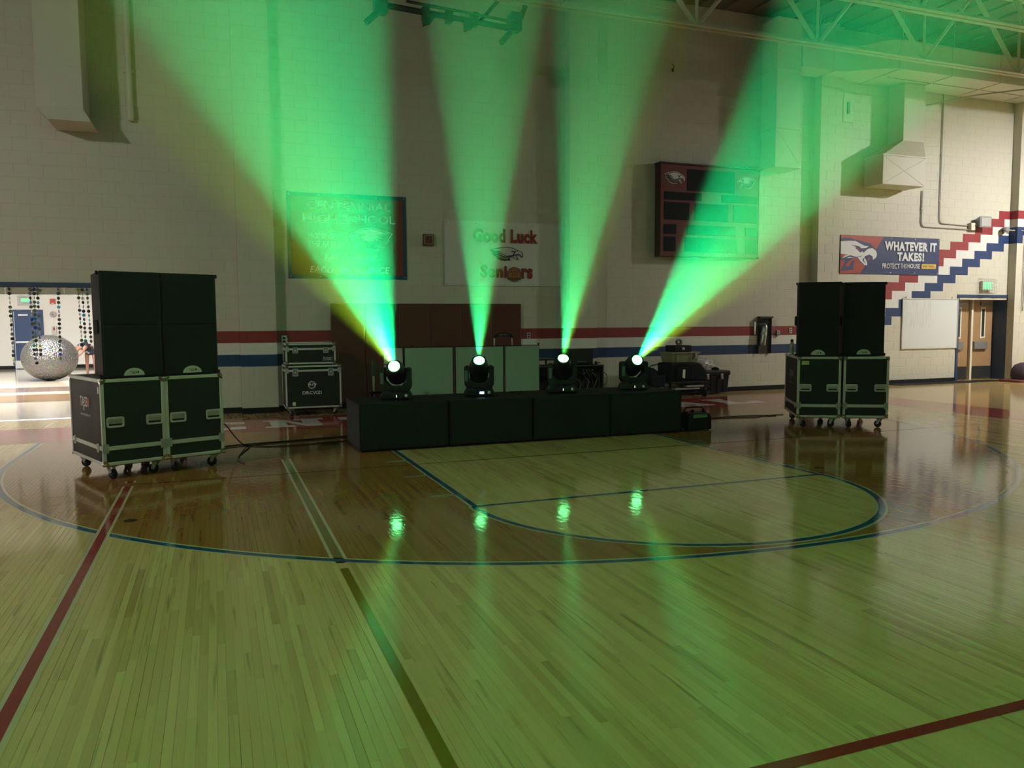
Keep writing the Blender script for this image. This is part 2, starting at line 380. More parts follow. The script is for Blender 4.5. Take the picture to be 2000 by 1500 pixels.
# painted lines (thin paint on the boards); pale bare edges under them inside the stained zone
def strip(name, m, pts, w, z, lab=None):
    mb = MB(); n = len(pts); vs_ = []
    for i, p in enumerate(pts):
        p = Vector((*p, 0)); d = (Vector((*pts[min(i+1, n-1)], 0))-Vector((*pts[max(i-1, 0)], 0))).normalized(); q = Vector((-d.y, d.x, 0))*w/2
        vs_ += [(p.x+q.x, p.y+q.y, z), (p.x-q.x, p.y-q.y, z)]
    mb.add(vs_, [(2*i, 2*i+1, 2*i+3, 2*i+2) for i in range(n-1)])
    o = mb.build(name, m, floor, norm=False)
    if lab: o['label'] = lab
    return o
def arc(cx, cy, r, a0, a1, n=72): return [(cx+r*math.cos(math.radians(a0+(a1-a0)*i/n)), cy+r*math.sin(math.radians(a0+(a1-a0)*i/n))) for i in range(n+1)]
def line(pts, m, w, lab, edge=True, z=.0010):
    if edge: strip('bare_edge', CPALE, pts, w+.042, z-.0005)
    strip('court_line', m, pts, w, z, lab)
line([(KX-6.0, BASE_Y)]+arc(KX, KC, 6.0, 180, 360)+[(KX+6.0, BASE_Y)], CBLUE, .055, 'dark blue three-point line')
for x in (2.0, 5.62): line([(x, FT_Y-.02), (x, BASE_Y)], CBLUE, .05, 'dark blue lane side line')
line([(2.0, FT_Y), (5.62, FT_Y)], CBLUE, .05, 'dark blue free-throw line', z=.0013)
line(arc(KX, FT_Y, 1.83, 180, 360, 48), CBLUE, .052, 'dark blue free-throw arc')
for y in (8.58, 7.645, 6.68):
    line([(1.74, y), (1.97, y)], CBLUE, .05 if y > 9 else .022, 'short blue lane mark'); line([(5.65, y), (5.87, y)], CBLUE, .022, 'short blue lane mark')
line([(-.82, -1.5), (-.82, 8.24)], CRED, .058, 'dark red line running towards the flight cases', z=.0016)
line([(-.82, 8.40), (-.82, 8.50)], CRED, .058, 'dark red line stub under the flight cases', z=.0016)
line([(-.80, 8.30), (10.5, 8.30)], CMAROON, .022, 'thin dark line across the court', False, z=.0019)
line([(.713, -1.5), (.713, 4.90)], COLIVE, .052, 'gold line running towards the stage', False, z=.0016)
strip('court_line', court_paint('court_gold_stained', (.20, .145, .05)), [(.713, 5.02), (.713, 9.2)], .06, .0005); strip('bare_edge', CPALE, [(.713-.041, 5.02), (.713-.041, 9.2)], .022, .0006); strip('bare_edge', CPALE, [(.713+.041, 5.02), (.713+.041, 9.2)], .022, .0006)
line([(-2.0, 2.11), (14, 2.11)], CRED, .056, 'dark red line across the near floor', False, z=.0016)
def patch(m, x0, x1, y0, y1, z, lab):
    o = MB().poly([(x0, y0, z), (x1, y0, z), (x1, y1, z), (x0, y1, z)]).build('court_apron', m, floor, norm=False); o['label'] = lab
patch(CAPRON, -6.0, 12.62, BASE_Y, 13.45, .0004, 'red painted apron behind the baseline'); patch(CAPRON, 11.43, 12.62, -2, BASE_Y, .0004, 'red painted apron along the sideline')
# slab-serif lettering painted on the apron
GL = {'C': [[(0,.1),(0,.9),(.12,1),(.88,1),(1,.9),(1,.62),(.68,.62),(.68,.78),(.32,.78),(.32,.22),(.68,.22),(.68,.38),(1,.38),(1,.1),(.88,0),(.12,0)]],
 'E': [[(0,0),(0,.16),(.1,.16),(.1,.84),(0,.84),(0,1),(.96,1),(.96,.66),(.74,.66),(.74,.82),(.4,.82),(.4,.59),(.62,.59),(.62,.41),(.4,.41),(.4,.18),(.74,.18),(.74,.34),(.96,.34),(.96,0)]],
 'N': [[(0,0),(0,.16),(.1,.16),(.1,.84),(0,.84),(0,1),(.36,1),(.62,.42),(.62,.84),(.5,.84),(.5,1),(1,1),(1,.84),(.9,.84),(.9,0),(.64,0),(.36,.62),(.36,.16),(.46,.16),(.46,0)]],
 'T': [[(.25,0),(.25,.16),(.35,.16),(.35,.8),(.2,.8),(.2,.6),(0,.6),(0,1),(1,1),(1,.6),(.8,.6),(.8,.8),(.65,.8),(.65,.16),(.75,.16),(.75,0)]],
 'I': [[(.25,0),(.25,.16),(.35,.16),(.35,.84),(.25,.84),(.25,1),(.75,1),(.75,.84),(.65,.84),(.65,.16),(.75,.16),(.75,0)]],
 'A': [[(0,0),(0,.16),(.06,.16),(.34,1),(.66,1),(.94,.16),(1,.16),(1,0),(.58,0),(.58,.16),(.64,.16),(.6,.28),(.4,.28),(.36,.16),(.42,.16),(.42,0)]],
 'L': [[(0,0),(0,.16),(.1,.16),(.1,.84),(0,.84),(0,1),(.52,1),(.52,.84),(.42,.84),(.42,.18),(.74,.18),(.74,.4),(.96,.4),(.96,0)]]}
for i, ch in enumerate('CENTENNIAL'):
    mb = MB()
    for g in GL[ch]: mb.flat(g, (.67+(i-2)*1.17, 12.13, .0012), (.93, 0, 0), (0, .92, 0))
    mb.build('apron_letter', CWHITE, floor, norm=False)
for x, y in ((-.67, 6.757), (5.868, 6.454)):
    MB().lathe([(.05, 0), (.05, .002), (.044, .003)], (x, y, .0005), n=24).build('floor_sleeve_cap', mat('bronze_cap', (.035, .028, .02), .4, .6), floor)
# ------------------------------------------------------------------ room beyond the wide opening
FX0, FX1, FY = -12.0, 3.5, 32.6
FW = wallpaint('bright_room_paint', (.74, .71, .64))
tag(B(FX0, FX1, FY, FY+.2, 0, 4.9).build('wall_far', FW), 'cream wall at the back of the bright room beyond the opening', 'wall', kind='structure')
tag(B(FX0-.2, FX0, WY+.36, FY, 0, 4.9).build('wall_far_side', FW), 'cream side wall of the bright room', 'wall', kind='structure')
tag(B(FX1, FX1+.2, WY+.36, FY, 0, 4.9).build('wall_far_end', FW), 'cream end wall of the bright room', 'wall', kind='structure')
tag(B(FX0, FX1, WY+.36, FY, 4.9, 5.0).build('ceiling_far', WWHITE), 'white ceiling of the bright room', 'ceiling', kind='structure')
tag(B(FX0, FX1, FY-.015, FY, 0, .12).build('baseboard_far', RUBBER), 'black base strip in the bright room', 'baseboard', kind='structure')
ff = thing('floor_far', 'pale maple floor of the bright room beyond the opening', 'floor', kind='structure')
B(FX0, FX1, WY+.36, FY, -.06, -.004).build('floor_slab', MATS['floor_seam'], ff)
mb, t = MB(), []
y = WY+.36
while y < FY:
    x = FX0
    while x < FX1:
        mb.add([(x, y, 0), (min(x+1.2, FX1), y, 0), (min(x+1.2, FX1), min(y+.25, FY), 0), (x, min(y+.25, FY), 0)], [(0, 1, 2, 3)]); t.append(random.uniform(.45, .85)); x += 1.2
    y += .25
o = mb.build('floor_board_field', court_paint('pale_maple', (.46, .38, .29)), ff, norm=False); o.data.attributes.new('tone', 'FLOAT', 'FACE').data.foreach_set('value', t); o['kind'] = 'stuff'
CBROWN = court_paint('court_brown_stain', (.20, .11, .05))
for a, b, m in ((18.2, 20.2, CBROWN), (21.0, 22.6, court_paint('court_grey_stain', (.16, .11, .085)))):
    MB().poly([(-5, a, .001), (0, a, .001), (0, b, .001), (-5, b, .001)]).build('court_apron', m, ff, norm=False)
MB().poly([(-8, 14.7, .0012), (0, 14.7, .0012), (0, 14.86, .0012), (-8, 14.86, .0012)]).build('threshold', mat('threshold_metal', (.55, .56, .6), .3, .8), ff, norm=False)
# steel frame of the opening
fr = thing('trim_1', 'navy steel frame around the wide opening at the left', 'door frame', (0, WY, 0), kind='structure')
local(B(OPX0, OPX1, WY-.02, WY+.38, OPZ-.005, OPZ+.07)).build('header', NAVY, fr, bevel=.004)
local(B(OPX1-.005, OPX1+.07, WY-.02, WY+.38, 0, OPZ+.07)).build('jamb', NAVY, fr, bevel=.004)
# far door
def far_door():
    d = thing('door_2', 'navy steel door with white push bar in the bright room', 'door', (-6.72, FY, 0), kind='structure')
    B(0, .96, -.05, 0, 0, 2.12).build('frame', NAVY, d, bevel=.01)
    B(.06, .90, -.075, -.03, .02, 2.06).build('leaf', NAVY, d, bevel=.006)
    B(.10, .86, -.14, -.09, .93, 1.0).build('push_bar', mat('white_bar', (.72, .72, .70), .4, .3), d, bevel=.008)
    B(.03, .93, -.085, -.07, .02, .30).build('kick_plate', ALU, d)
    B(.2, .5, -.13, -.07, 1.9, 1.96).build('door_closer', ALU, d, bevel=.005)
    B(.05, .065, -.09, -.07, 0, 2.05).build('edge_strip', ALU, d)
far_door()
# double doors in the right-hand recess
d = thing('door_1', 'tan wooden double doors with narrow glass lites in a navy recessed frame', 'door', (DX0, WY, 0), kind='structure')
DW = DX1-DX0
B(-.06, .012, -.02, .40, 0, DZ+.06).build('frame_jamb', NAVY, d, bevel=.004)
B(DW-.012, DW+.06, -.02, .40, 0, DZ+.06).build('frame_jamb', NAVY, d, bevel=.004)
B(0, DW, -.02, .40, DZ-.012, DZ+.06).build('frame_head', NAVY, d, bevel=.004)
B(0, DW, .42, .46, 0, DZ).build('dark_gap', mat('gap_dark', (.02, .02, .02), .8), d)
GLASS = mat('dark_wired_glass', (.03, .04, .035), .1, spec=.8)
for x0 in (.05, .90):
    lf = B(x0, x0+.72, .34, .38, .01, DZ-.02).build('leaf', DOORWOOD, d, bevel=.004)
    B(x0+.02, x0+.70, .33, .345, .02, .34).build('kick_plate', mat('kick_plate_dark', (.035, .04, .045), .4, .4), lf)
    B(x0+.28, x0+.46, .325, .35, 1.05, 1.86).build('lite_frame', CREAM, lf, bevel=.004)
    B(x0+.325, x0+.415, .322, .33, 1.10, 1.81).build('pane', GLASS, lf)
    B(x0+.03, x0+.50, .27, .345, .78, .98).build('push_plate', GREYMETAL, lf, bevel=.006)
    B(x0+.25, x0+.62, .30, .345, 1.90, 1.97).build('door_closer', GREYMETAL, lf, bevel=.005)
B(.80, .87, .28, .40, 0, DZ).build('mullion', CREAM, d, bevel=.004)
# roof trusses
def truss(y, zb, x0, x1, first, lab):
    t = thing('roof_truss', lab, 'truss', (0, y, zb), group='open web roof trusses'); zt = 1.42; pan = 2.45
    for s in (-1, 1):
        B(x0, x1, s*.055-.045, s*.055+.045, 0, .012).build('bottom_chord', TRUSSM, t); B(x0, x1, s*.012-.006, s*.012+.006, 0, .085).build('bottom_chord_web', TRUSSM, t)
        B(x0, x1, s*.055-.045, s*.055+.045, zt-.012, zt).build('top_chord', TRUSSM, t)
    k = 0; x = first
    while x > x0: x -= pan
    x += pan
    while x < x1:
        MB().tube([(x, 0, .03), (x-pan/2, 0, zt-.04)], .052, 4).build('web_diagonal', TRUSSM, t)
        MB().tube([(x+.02, 0, .03), (x+pan/2, 0, zt-.04)], .036, 4).build('web_diagonal', TRUSSM, t)
        MB().tube([(x+.01, 0, .03), (x+.01, 0, zt-.04)], .032, 4).build('web_post', TRUSSM, t); x += pan
    return t
truss(11.2, 6.28, 3.9, 21.5, 9.91, 'long cream lattice truss crossing the upper part of the gym nearest the wall')
truss(9.45, 6.28, 8.2, 21.5, 10.3, 'cream lattice truss cut off by the top edge, nearer than the long one')
# ------------------------------------------------------------------ helper: parts given in room coordinates under a thing that stands at loc
class Thing:
    def __init__(s, name, label, cat, loc, group=None): s.o = thing(name, label, cat, loc, 0, group); s.M = Matrix.Translation(-Vector(loc))
    def part(s, name, mb, m, parent=None, **k):
        return mb.xf(s.M).build(name, m, parent or s.o, **k)
# ------------------------------------------------------------------ ducts
t = Thing('air_duct', 'cream sheet metal duct run with an offset bend under the roof', 'duct', (15.5, 13.8, 6.93))
def duct_y(x):       # front face of the run, jogging towards the wall at its left end
    u = min(1, max(0, (x-12.75)/1.25)); u = u*u*(3-2*u); return 13.86+(13.26-13.86)*u
def duct_zt(x):
    u = min(1, max(0, (x-12.75)/1.25)); u = u*u*(3-2*u); return 7.38+.16*u
xs = [11.9, 12.3, 12.75]+[12.75+1.25*i/10 for i in range(1, 11)]+[21.8]
mb = MB(); sec = []
for x in xs: sec.append([(x, duct_y(x), 6.93), (x, 14.36, 6.93), (x, 14.36, duct_zt(x)), (x, duct_y(x), duct_zt(x))])
for i in range(len(xs)-1): mb.hexa(sec[i], sec[i+1])
mb2 = MB(); n = len(xs); mb2.v = [p for s_ in sec for p in s_]; mb2.f = [[4*i+j, 4*i+(j+1) % 4, 4*i+4+(j+1) % 4, 4*i+4+j] for i in range(n-1) for j in range(4)]+[[0, 1, 2, 3], [4*n-4, 4*n-3, 4*n-2, 4*n-1]]; mb2.m = [0]*len(mb2.f)
t.part('duct_body', mb2, GALV)
for x in (12.75, 14.0, 15.5, 17.0, 18.5, 20.0): t.part('seam_flange', MB().box(x-.014, x+.014, duct_y(x)-.012, 14.37, 6.915, duct_zt(x)+.014), GALV)
t.part('long_seam', MB().box(14.2, 21.8, 13.80, 13.815, 6.92, 6.935), mat('seam_dark', (.2, .19, .16), .6))  # darker strip along the seam on the duct's underside
for x in (12.4, 14.1, 15.6, 17.1): t.part('hanger_rod', MB().cyl((x, duct_y(x)+.05, 7.2), (x, duct_y(x)+.05, TOP), .008, n=6), CONDUIT)
def drop(name, lab, x0, x1, yf, z0, z1):
    t = Thing(name, lab, 'duct', ((x0+x1)/2, 14.39, z0), 'wall supply ducts')
    t.part('duct_body', MB().box(x0, x1, yf, 14.385, z0, z1), GALV, bevel=.006); return t
t = drop('air_duct', 'tall square duct dropping down the wall beside the scoreboard', 11.25, 11.88, 13.88, 4.86, 7.9)
for z in (6.85, 5.62): t.part('seam_flange', MB().box(11.235, 11.895, 13.865, 14.385, z-.012, z+.012), GALV)
t.part('outlet_lip', MB().box(11.22, 11.91, 13.85, 14.387, 4.80, 4.87), GALV, bevel=.006)
def crease(t, O, U, V):       # cross-broken sheet: two shallow stiffening creases
    mb = MB(); O, U, V = Vector(O), Vector(U), Vector(V)
    mb.tube([O, O+U+V], .003, 4).tube([O+U, O+V], .003, 4); t.part('stiffening_crease', mb, GALV)
crease(t, (11.27, 13.88, 4.9), (.59, 0, 0), (0, 0, .7))
t = Thing('air_duct', 'duct drop that flares into a wide boxed outlet above the printed banner', 'duct', (14.8, 14.39, 4.6), 'wall supply ducts')
t.part('duct_body', MB().box(14.86, 15.48, 13.94, 14.385, 5.62, 6.912), GALV, bevel=.006)
t.part('flare', MB().hexa([(14.18, 13.84, 5.25), (15.44, 13.84, 5.25), (15.44, 14.385, 5.25), (14.18, 14.385, 5.25)], [(14.86, 13.94, 5.63), (15.48, 13.94, 5.63), (15.48, 14.385, 5.63), (14.86, 14.385, 5.63)]), GALV)
t.part('outlet_box', MB().box(14.18, 15.44, 13.84, 14.385, 4.60, 5.26), GALV, bevel=.008)
t.part('seam_flange', MB().box(14.165, 15.455, 13.825, 14.385, 5.24, 5.27), GALV); t.part('seam_flange', MB().box(14.845, 15.495, 13.925, 14.385, 6.55, 6.575), GALV)
crease(t, (14.2, 13.838, 4.62), (1.22, 0, 0), (0, 0, .6))
t = Thing('air_duct', 'cream duct with an angled lip hanging on the wall above the wide opening', 'duct', (-2.0, 14.39, 4.62), 'wall supply ducts')
t.part('duct_body', MB().box(-2.36, -1.75, 13.7, 14.385, 5.42, 7.9), GALV, bevel=.006)
t.part('lower_body', MB().box(-2.375, -1.745, 13.69, 14.385, 4.80, 5.43), GALV, bevel=.006)
t.part('angled_lip', MB().hexa([(-2.22, 13.66, 4.62), (-1.64, 13.66, 4.62), (-1.64, 14.385, 4.62), (-2.22, 14.385, 4.62)], [(-2.375, 13.69, 4.80), (-1.745, 13.69, 4.80), (-1.745, 14.385, 4.80), (-2.375, 14.385, 4.80)]), GALV)
t = Thing('drain_pipe', 'thin cream vertical pipe with a rounded end beside the upper duct', 'pipe', (-1.15, 14.33, 4.83))
t.part('pipe', MB().cyl((-1.15, 14.335, 5.05), (-1.15, 14.335, TOP), .048, n=16), GALV, smooth=True)
t.part('end_fitting', MB().lathe([(.01, 4.83), (.045, 4.84), (.062, 4.88), (.062, 4.93), (.056, 5.0), (.056, 5.09), (.05, 5.1)], (-1.15, 14.335, 0), n=16), GALV, smooth=True)
t.part('wall_bracket', MB().box(-1.22, -1.08, 14.33, 14.398, 5.6, 5.64), GALV)
# retracted backstop pipework at the top of the picture
t = Thing('backstop_frame', 'dark pipe frame with clamps hanging from the roof, cut by the top edge', 'basketball frame', (3.6, 12.2, 6.1))
DP = mat('dark_pipe', (.05, .055, .05), .5, .3)
t.part('cross_pipe', MB().cyl((2.50, 12.2, 6.36), (4.72, 12.2, 6.26), .045, n=12), DP, smooth=True)
t.part('upper_pipe', MB().cyl((2.9, 12.1, 6.42), (4.7, 12.1, 6.33), .022, n=10), DP, smooth=True)
for x in (3.22, 3.60, 4.02):
    t.part('clamp', MB().box(x-.05, x+.05, 12.12, 12.28, 6.22, 6.42), DP, bevel=.015)
for x in (3.25, 3.92): t.part('lug', MB().hexa([(x-.07, 12.16, 6.12), (x+.05, 12.16, 6.17), (x+.05, 12.24, 6.17), (x-.07, 12.24, 6.12)], [(x-.08, 12.16, 6.29), (x+.14, 12.16, 6.29), (x+.14, 12.24, 6.29), (x-.08, 12.24, 6.29)]), DP)
for x, l in ((2.52, .20), (4.70, .26)):
    t.part('hinge_block', MB().box(x-.10, x+.10, 12.1, 12.3, 6.22, 6.50), DP, bevel=.02)
    t.part('damper_cylinder', MB().cyl((x-.02, 12.2, 6.26), (x-.16-l*.35, 12.15, 6.20-l*.75), .05, n=12), DP, smooth=True)
t.part('stay_pipe', MB().cyl((4.75, 12.2, 6.3), (5.35, 11.9, TOP-.05), .04, n=10), DP, smooth=True); t.part('stay_pipe', MB().cyl((4.1, 12.2, 6.3), (5.6, 12.4, TOP-.05), .03, n=10), DP, smooth=True)
t.part('stay_pipe', MB().cyl((2.5, 12.2, 6.35), (2.1, 11.9, TOP-.05), .04, n=10), DP, smooth=True)
# conduits and rods
def pipe_run(name, lab, pts, r, m=CONDUIT, cat='conduit', clips=()):
    t = Thing(name, lab, cat, pts[-1]); t.part('tube', MB().tube(pts, r, 8), m, smooth=True)
    for c in clips: t.part('clip', MB().box(c[0]-.03, c[0]+.03, c[1]-.01, c[1]+.03, c[2]-.012, c[2]+.012), m)
    return t
def bend(a, c, b, r=.12, n=5):
    a, c, b = Vector(a), Vector(c), Vector(b); p, q = c+(a-c).normalized()*r, c+(b-c).normalized()*r
    return [a]+[p*(1-u)**2+c*2*u*(1-u)+q*u*u for u in [i/n for i in range(n+1)]]+[b]
cy = 14.375
pipe_run('wall_conduit', 'grey conduit from the boxed outlet bending to the floodlight', bend((15.98, cy, 4.62), (15.98, cy, 3.78), (17.55, cy, 3.76)), .014, clips=[(15.98, cy, 4.2), (16.8, cy, 3.77)])
pipe_run('wall_conduit', 'taller grey conduit coming down from the roof to the floodlight', bend((16.56, cy, 6.93), (16.56, cy, 3.88), (17.55, cy, 3.85)), .013, clips=[(16.56, cy, 5.5), (16.56, cy, 4.4)])
pipe_run('roof_conduit', 'thin dark conduit slanting up from the wall under the trusses', [(16.0, 14.37, 6.62), (16.3, 13.3, 6.60), (16.2, 11.2, 6.24), (15.2, 8.3, 6.22)], .016, CONDUIT)
pipe_run('wall_conduit', 'steel conduit looping down at the right edge of the wall', bend((18.78, 14.37, 3.79), (19.25, 14.15, 3.77), (19.25, 14.15, 1.75), .1), .014)
# ------------------------------------------------------------------ eagle emblem (profile facing +u), drawn in layers on a surface
EO = [(0,.756),(.14,.844),(.27,.925),(.34,.947),(.50,.987),(.64,.956),(.76,.867),(.87,.756),(.93,.70),(.976,.62),(.996,.49),(.99,.356),(.964,.28),(.93,.276),(.916,.356),(.884,.444),(.83,.467),(.78,.42),(.80,.333),(.83,.267),(.85,.178),(.84,.089),(.78,.133),(.72,.244),(.676,.356),(.64,.30),(.60,.267),(.584,.20),(.61,.11),(.596,.044),(.50,.067),(.46,.009),(.36,.044),(.24,.124),(.18,.2),(.22,.222),(.13,.356),(.07,.467),(.10,.49),(.04,.644)]
EH = [(.10,.74),(.24,.83),(.36,.90),(.50,.935),(.63,.91),(.75,.82),(.83,.745),(.74,.70),(.66,.735),(.62,.66),(.70,.63),(.73,.58),(.66,.42),(.56,.40),(.44,.30),(.52,.44),(.34,.33),(.46,.50),(.26,.42),(.42,.58),(.2,.54),(.38,.66)]
EB = [(.77,.655),(.85,.725),(.92,.665),(.962,.56),(.972,.42),(.945,.345),(.93,.43),(.885,.50),(.82,.52),(.76,.47),(.72,.40),(.745,.52)]
EJ = [(.70,.33),(.76,.40),(.78,.30),(.815,.22),(.822,.13),(.77,.175)]
EL = [(.18,.40),(.30,.26),(.42,.16),(.55,.12),(.54,.22),(.60,.34),(.48,.24),(.36,.27),(.28,.36)]
EY = [(.655,.70),(.70,.66),(.735,.685),(.70,.705)]
def eagle(mb, O, U, V, N, w, h, flip=False, mo=0, mh=1, mb_=2, ml=3, grow=0.):
    U, V, N = Vector(U), Vector(V), Vector(N)
    def put(P, off, mi, sc=0.):
        q = [((x-.5)*(1+sc)+.5, (y-.5)*(1+sc*1.8)+.5) for x, y in P]
        mb.flat([((1-x if flip else x)*w, y*h) for x, y in q], O, U, V, N*off, mi)
    if grow: put(EO, .0005, mh, grow)
    put(EO, .0012, mo); put(EH, .002, mh); put(EB, .002, mb_); put(EJ, .002, mb_); put(EL, .0022, ml); put(EY, .003, mo)
NW = (0, -1, 0)
# banner with the school name
def banner(name, lab, x0, x1, z0, z1, m, y=14.385, cat='banner', grommets=True):
    t = Thing(name, lab, cat, (x0, y, z0)); mb = MB(); nx, nz = 24, 14; vs_ = []
    for s_, off in ((0, 0.), (1, .006)):
        for j in range(nz+1):
            for i in range(nx+1):
                u, v = i/nx, j/nz; w_ = .004*math.sin(u*9+v*4)*math.sin(v*math.pi)+.003*math.sin(u*21-v*7)*u*(1-u)*4
                vs_.append((x0+(x1-x0)*u, y+w_*.5+off, z0+(z1-z0)*v))
    n1 = (nx+1)*(nz+1)
    fs = [(j*(nx+1)+i, j*(nx+1)+i+1, (j+1)*(nx+1)+i+1, (j+1)*(nx+1)+i) for j in range(nz) for i in range(nx)]
    fs += [tuple(k+n1 for k in f[::-1]) for f in fs]
    t.part('sheet', mb.add(vs_, fs), m, norm=False, smooth=True)
    if grommets:
        for u in (0, .25, .5, .75, 1):
            for v in (0, 1): t.part('grommet', MB().lathe([(.012, 0), (.012, .004), (.006, .006)], (x0+.04+(x1-x0-.08)*u, y-.004, z0+.04+(z1-z0-.08)*v), (0, -1, 0), 10), STEEL)
    return t
BX0, BX1, BZ0, BZ1 = 1.25, 3.374, 2.343, 3.85; bw, bh = BX1-BX0, BZ1-BZ0; by = 14.374
t = banner('school_banner', 'large dark red banner with navy border and white CENTENNIAL HIGH SCHOOL lettering', BX0, BX1, BZ0, BZ1, NAVY)
t.part('red_field', MB().box(BX0+.07, BX1-.07, by+.002, by+.006, BZ0+.07, BZ1-.07), mat('banner_red', (.20, .028, .022), .55, var=.15, scale=3))
def btext(t, s_, u0, u1, v0, v1, m=WHITE, bold=0., shear=0., X0=BX0, Z1=BZ1, w=bw, h=bh, y=by, off=.001):
    t.part('lettering', MB().text(s_, (X0+u0*w, y-off, Z1-v1*h), (1, 0, 0), (0, 0, 1), (u1-u0)*w, (v1-v0)*h, bold=bold, shear=shear), m, norm=False)
btext(t, 'CENTENNIAL', .16, .863, .088, .182, bold=.006); btext(t, 'HIGH', .128, .404, .238, .335, bold=.006); btext(t, 'SCHOOL', .451, .902, .238, .335, bold=.006)
btext(t, 'HOME OF', .167, .40, .468, .53, shear=.2); btext(t, 'THE EAGLES', .167, .463, .56, .625, shear=.2)
btext(t, 'EAGLE PRIDE', .29, .735, .715, .79, bold=.01, shear=.2); btext(t, 'EAGLE EXCELLENCE', .175, .845, .853, .93, bold=.01, shear=.2)
mb = MB(); eagle(mb, (BX0+.50*bw, by-.0005, BZ1-.65*bh), (1, 0, 0), (0, 0, 1), NW, .37*bw, .26*bh, True, 0, 1, 2, 0, grow=.05)
t.part('eagle_emblem', mb, [MATS['banner_red'], WHITE, mat('banner_teal_print', (.25, .33, .30), .5)], norm=False)
# good luck banner
GX0, GX1, GZ0, GZ1 = 4.10, 6.52, 2.25, 3.468; gw, gh = GX1-GX0, GZ1-GZ0
BANW = mat('banner_white_vinyl', (.66, .66, .64), .45, var=.02)
t = banner('seniors_banner', 'white vinyl banner reading Good Luck Seniors with an eagle head', GX0, GX1, GZ0, GZ1, BANW)
RP = mat('banner_dark_red_print', (.24, .02, .018), .5)
gk = dict(X0=GX0, Z1=GZ1, w=gw, h=gh)
btext(t, 'Good Luck', .234, .782, .105, .325, RP, bold=.05, **gk)
btext(t, 'Seni', .29, .515, .67, .875, RP, bold=.05, **gk); btext(t, 'rs', .638, .737, .715, .885, RP, bold=.05, **gk)
mb = MB(); eagle(mb, (GX0+.37*gw, by-.0005, GZ1-.61*gh), (1, 0, 0), (0, 0, 1), NW, .285*gw, .23*gh, False, 0, 1, 1, 2)
t.part('eagle_emblem', mb, [DKPRINT, mat('print_light_grey', (.55, .57, .56), .5), mat('print_mid_grey', (.22, .25, .25), .5)], norm=False)
bc = (GX0+.577*gw, by-.002, GZ1-.815*gh); br = .058*gw
mb = MB(); circ = [(br*math.cos(2*math.pi*i/40), br*math.sin(2*math.pi*i/40)) for i in range(40)]
mb.flat(circ, bc, (1, 0, 0), (0, 0, 1), (0, 0, 0), 0); mb.flat([(x*.92, y*.92) for x, y in circ], bc, (1, 0, 0), (0, 0, 1), (0, -.0006, 0), 1)
def pline(mb, pts, w, mi, O, off):
    for a, b in zip(pts[:-1], pts[1:]):
        d = Vector((b[0]-a[0], b[1]-a[1])); q = Vector((-d.y, d.x)).normalized()*w/2
        mb.flat([(a[0]+q.x, a[1]+q.y), (b[0]+q.x, b[1]+q.y), (b[0]-q.x, b[1]-q.y), (a[0]-q.x, a[1]-q.y)], O, (1, 0, 0), (0, 0, 1), (0, -off, 0), mi)
for s_ in (-1, 0, 1): pline(mb, [(s_*br*(.25+.55*abs(v)**1.5 if s_ else 0), v*br*.9) for v in (-.9, -.45, 0, .45, .9)], .008, 0, bc, .0012)
pline(mb, [(-br*.9, br*.25), (0, br*.42), (br*.9, br*.25)], .008, 0, bc, .0012); pline(mb, [(-br*1.05, -br*.62), (br*1.05, -br*.62)], .022, 0, bc, .0016)
for s_ in (-.8, -.4, 0, .4, .8): pline(mb, [(s_*br, -br*.62), ((s_+.3)*br*.8, -br*1.15)], .006, 0, bc, .0016)
t.part('basketball_print', mb, [DKPRINT, mat('print_orange', (.33, .12, .03), .5)], norm=False)
# right-hand printed banner
HX0, HX1, HZ0, HZ1 = 13.53, 16.6, 2.62, 3.505; hw, hh = HX1-HX0, HZ1-HZ0
PN = mat('print_navy', (.018, .035, .13), .45); PR = mat('print_brick_red', (.36, .045, .03), .45); PW_ = mat('print_cool_white', (.72, .76, .78), .45)
t = banner('slogan_banner', 'navy and red printed banner with a white eagle head reading WHATEVER IT TAKES', HX0, HX1, HZ0, HZ1, PN)
hk = dict(X0=HX0, Z1=HZ1, w=hw, h=hh)
def hp(px, py): return ((px-155)/1712, (py-160-(px-155)*.036)/672)      # banner picture point -> (u, v from top)
def hpoly(mb, P, off, mi): mb.flat([(hp(x, y)[0]*hw, -hp(x, y)[1]*hh) for x, y in P], (HX0, by, HZ1), (1, 0, 0), (0, 0, 1), (0, -off, 0), mi)
mb = MB()
hpoly(mb, [(158, 162), (878, 188), (755, 400), (490, 832), (155, 832)], .0006, 1)
hpoly(mb, [(158, 215), (300, 215), (470, 262), (660, 315), (700, 365), (770, 440), (790, 560), (700, 650), (600, 700), (500, 660), (430, 560), (380, 560), (300, 620), (230, 690), (300, 720), (330, 640), (400, 590), (370, 700), (380, 770), (300, 775), (158, 790), (210, 690), (240, 600), (158, 600)], .0010, 0)
hpoly(mb, [(158, 275), (280, 265), (400, 268), (490, 320), (560, 355), (620, 358), (580, 392), (500, 398), (460, 360), (330, 335), (400, 370), (440, 430), (480, 470), (520, 450), (545, 480), (500, 530), (420, 545), (330, 520), (240, 500), (158, 490)], .0015, 2)
hpoly(mb, [(560, 450), (620, 400), (690, 395), (745, 440), (765, 500), (750, 560), (700, 600), (690, 540), (640, 505), (570, 530), (520, 600), (580, 680), (545, 600), (560, 555), (600, 640), (605, 695), (560, 690), (490, 620), (440, 550), (500, 540)], .0015, 2)
hpoly(mb, [(390, 390), (440, 385), (480, 455), (440, 430)], .0019, 1); hpoly(mb, [(610, 570), (650, 560), (640, 600), (610, 610)], .0019, 1); hpoly(mb, [(465, 400), (510, 410), (500, 440), (475, 430)], .0021, 0)
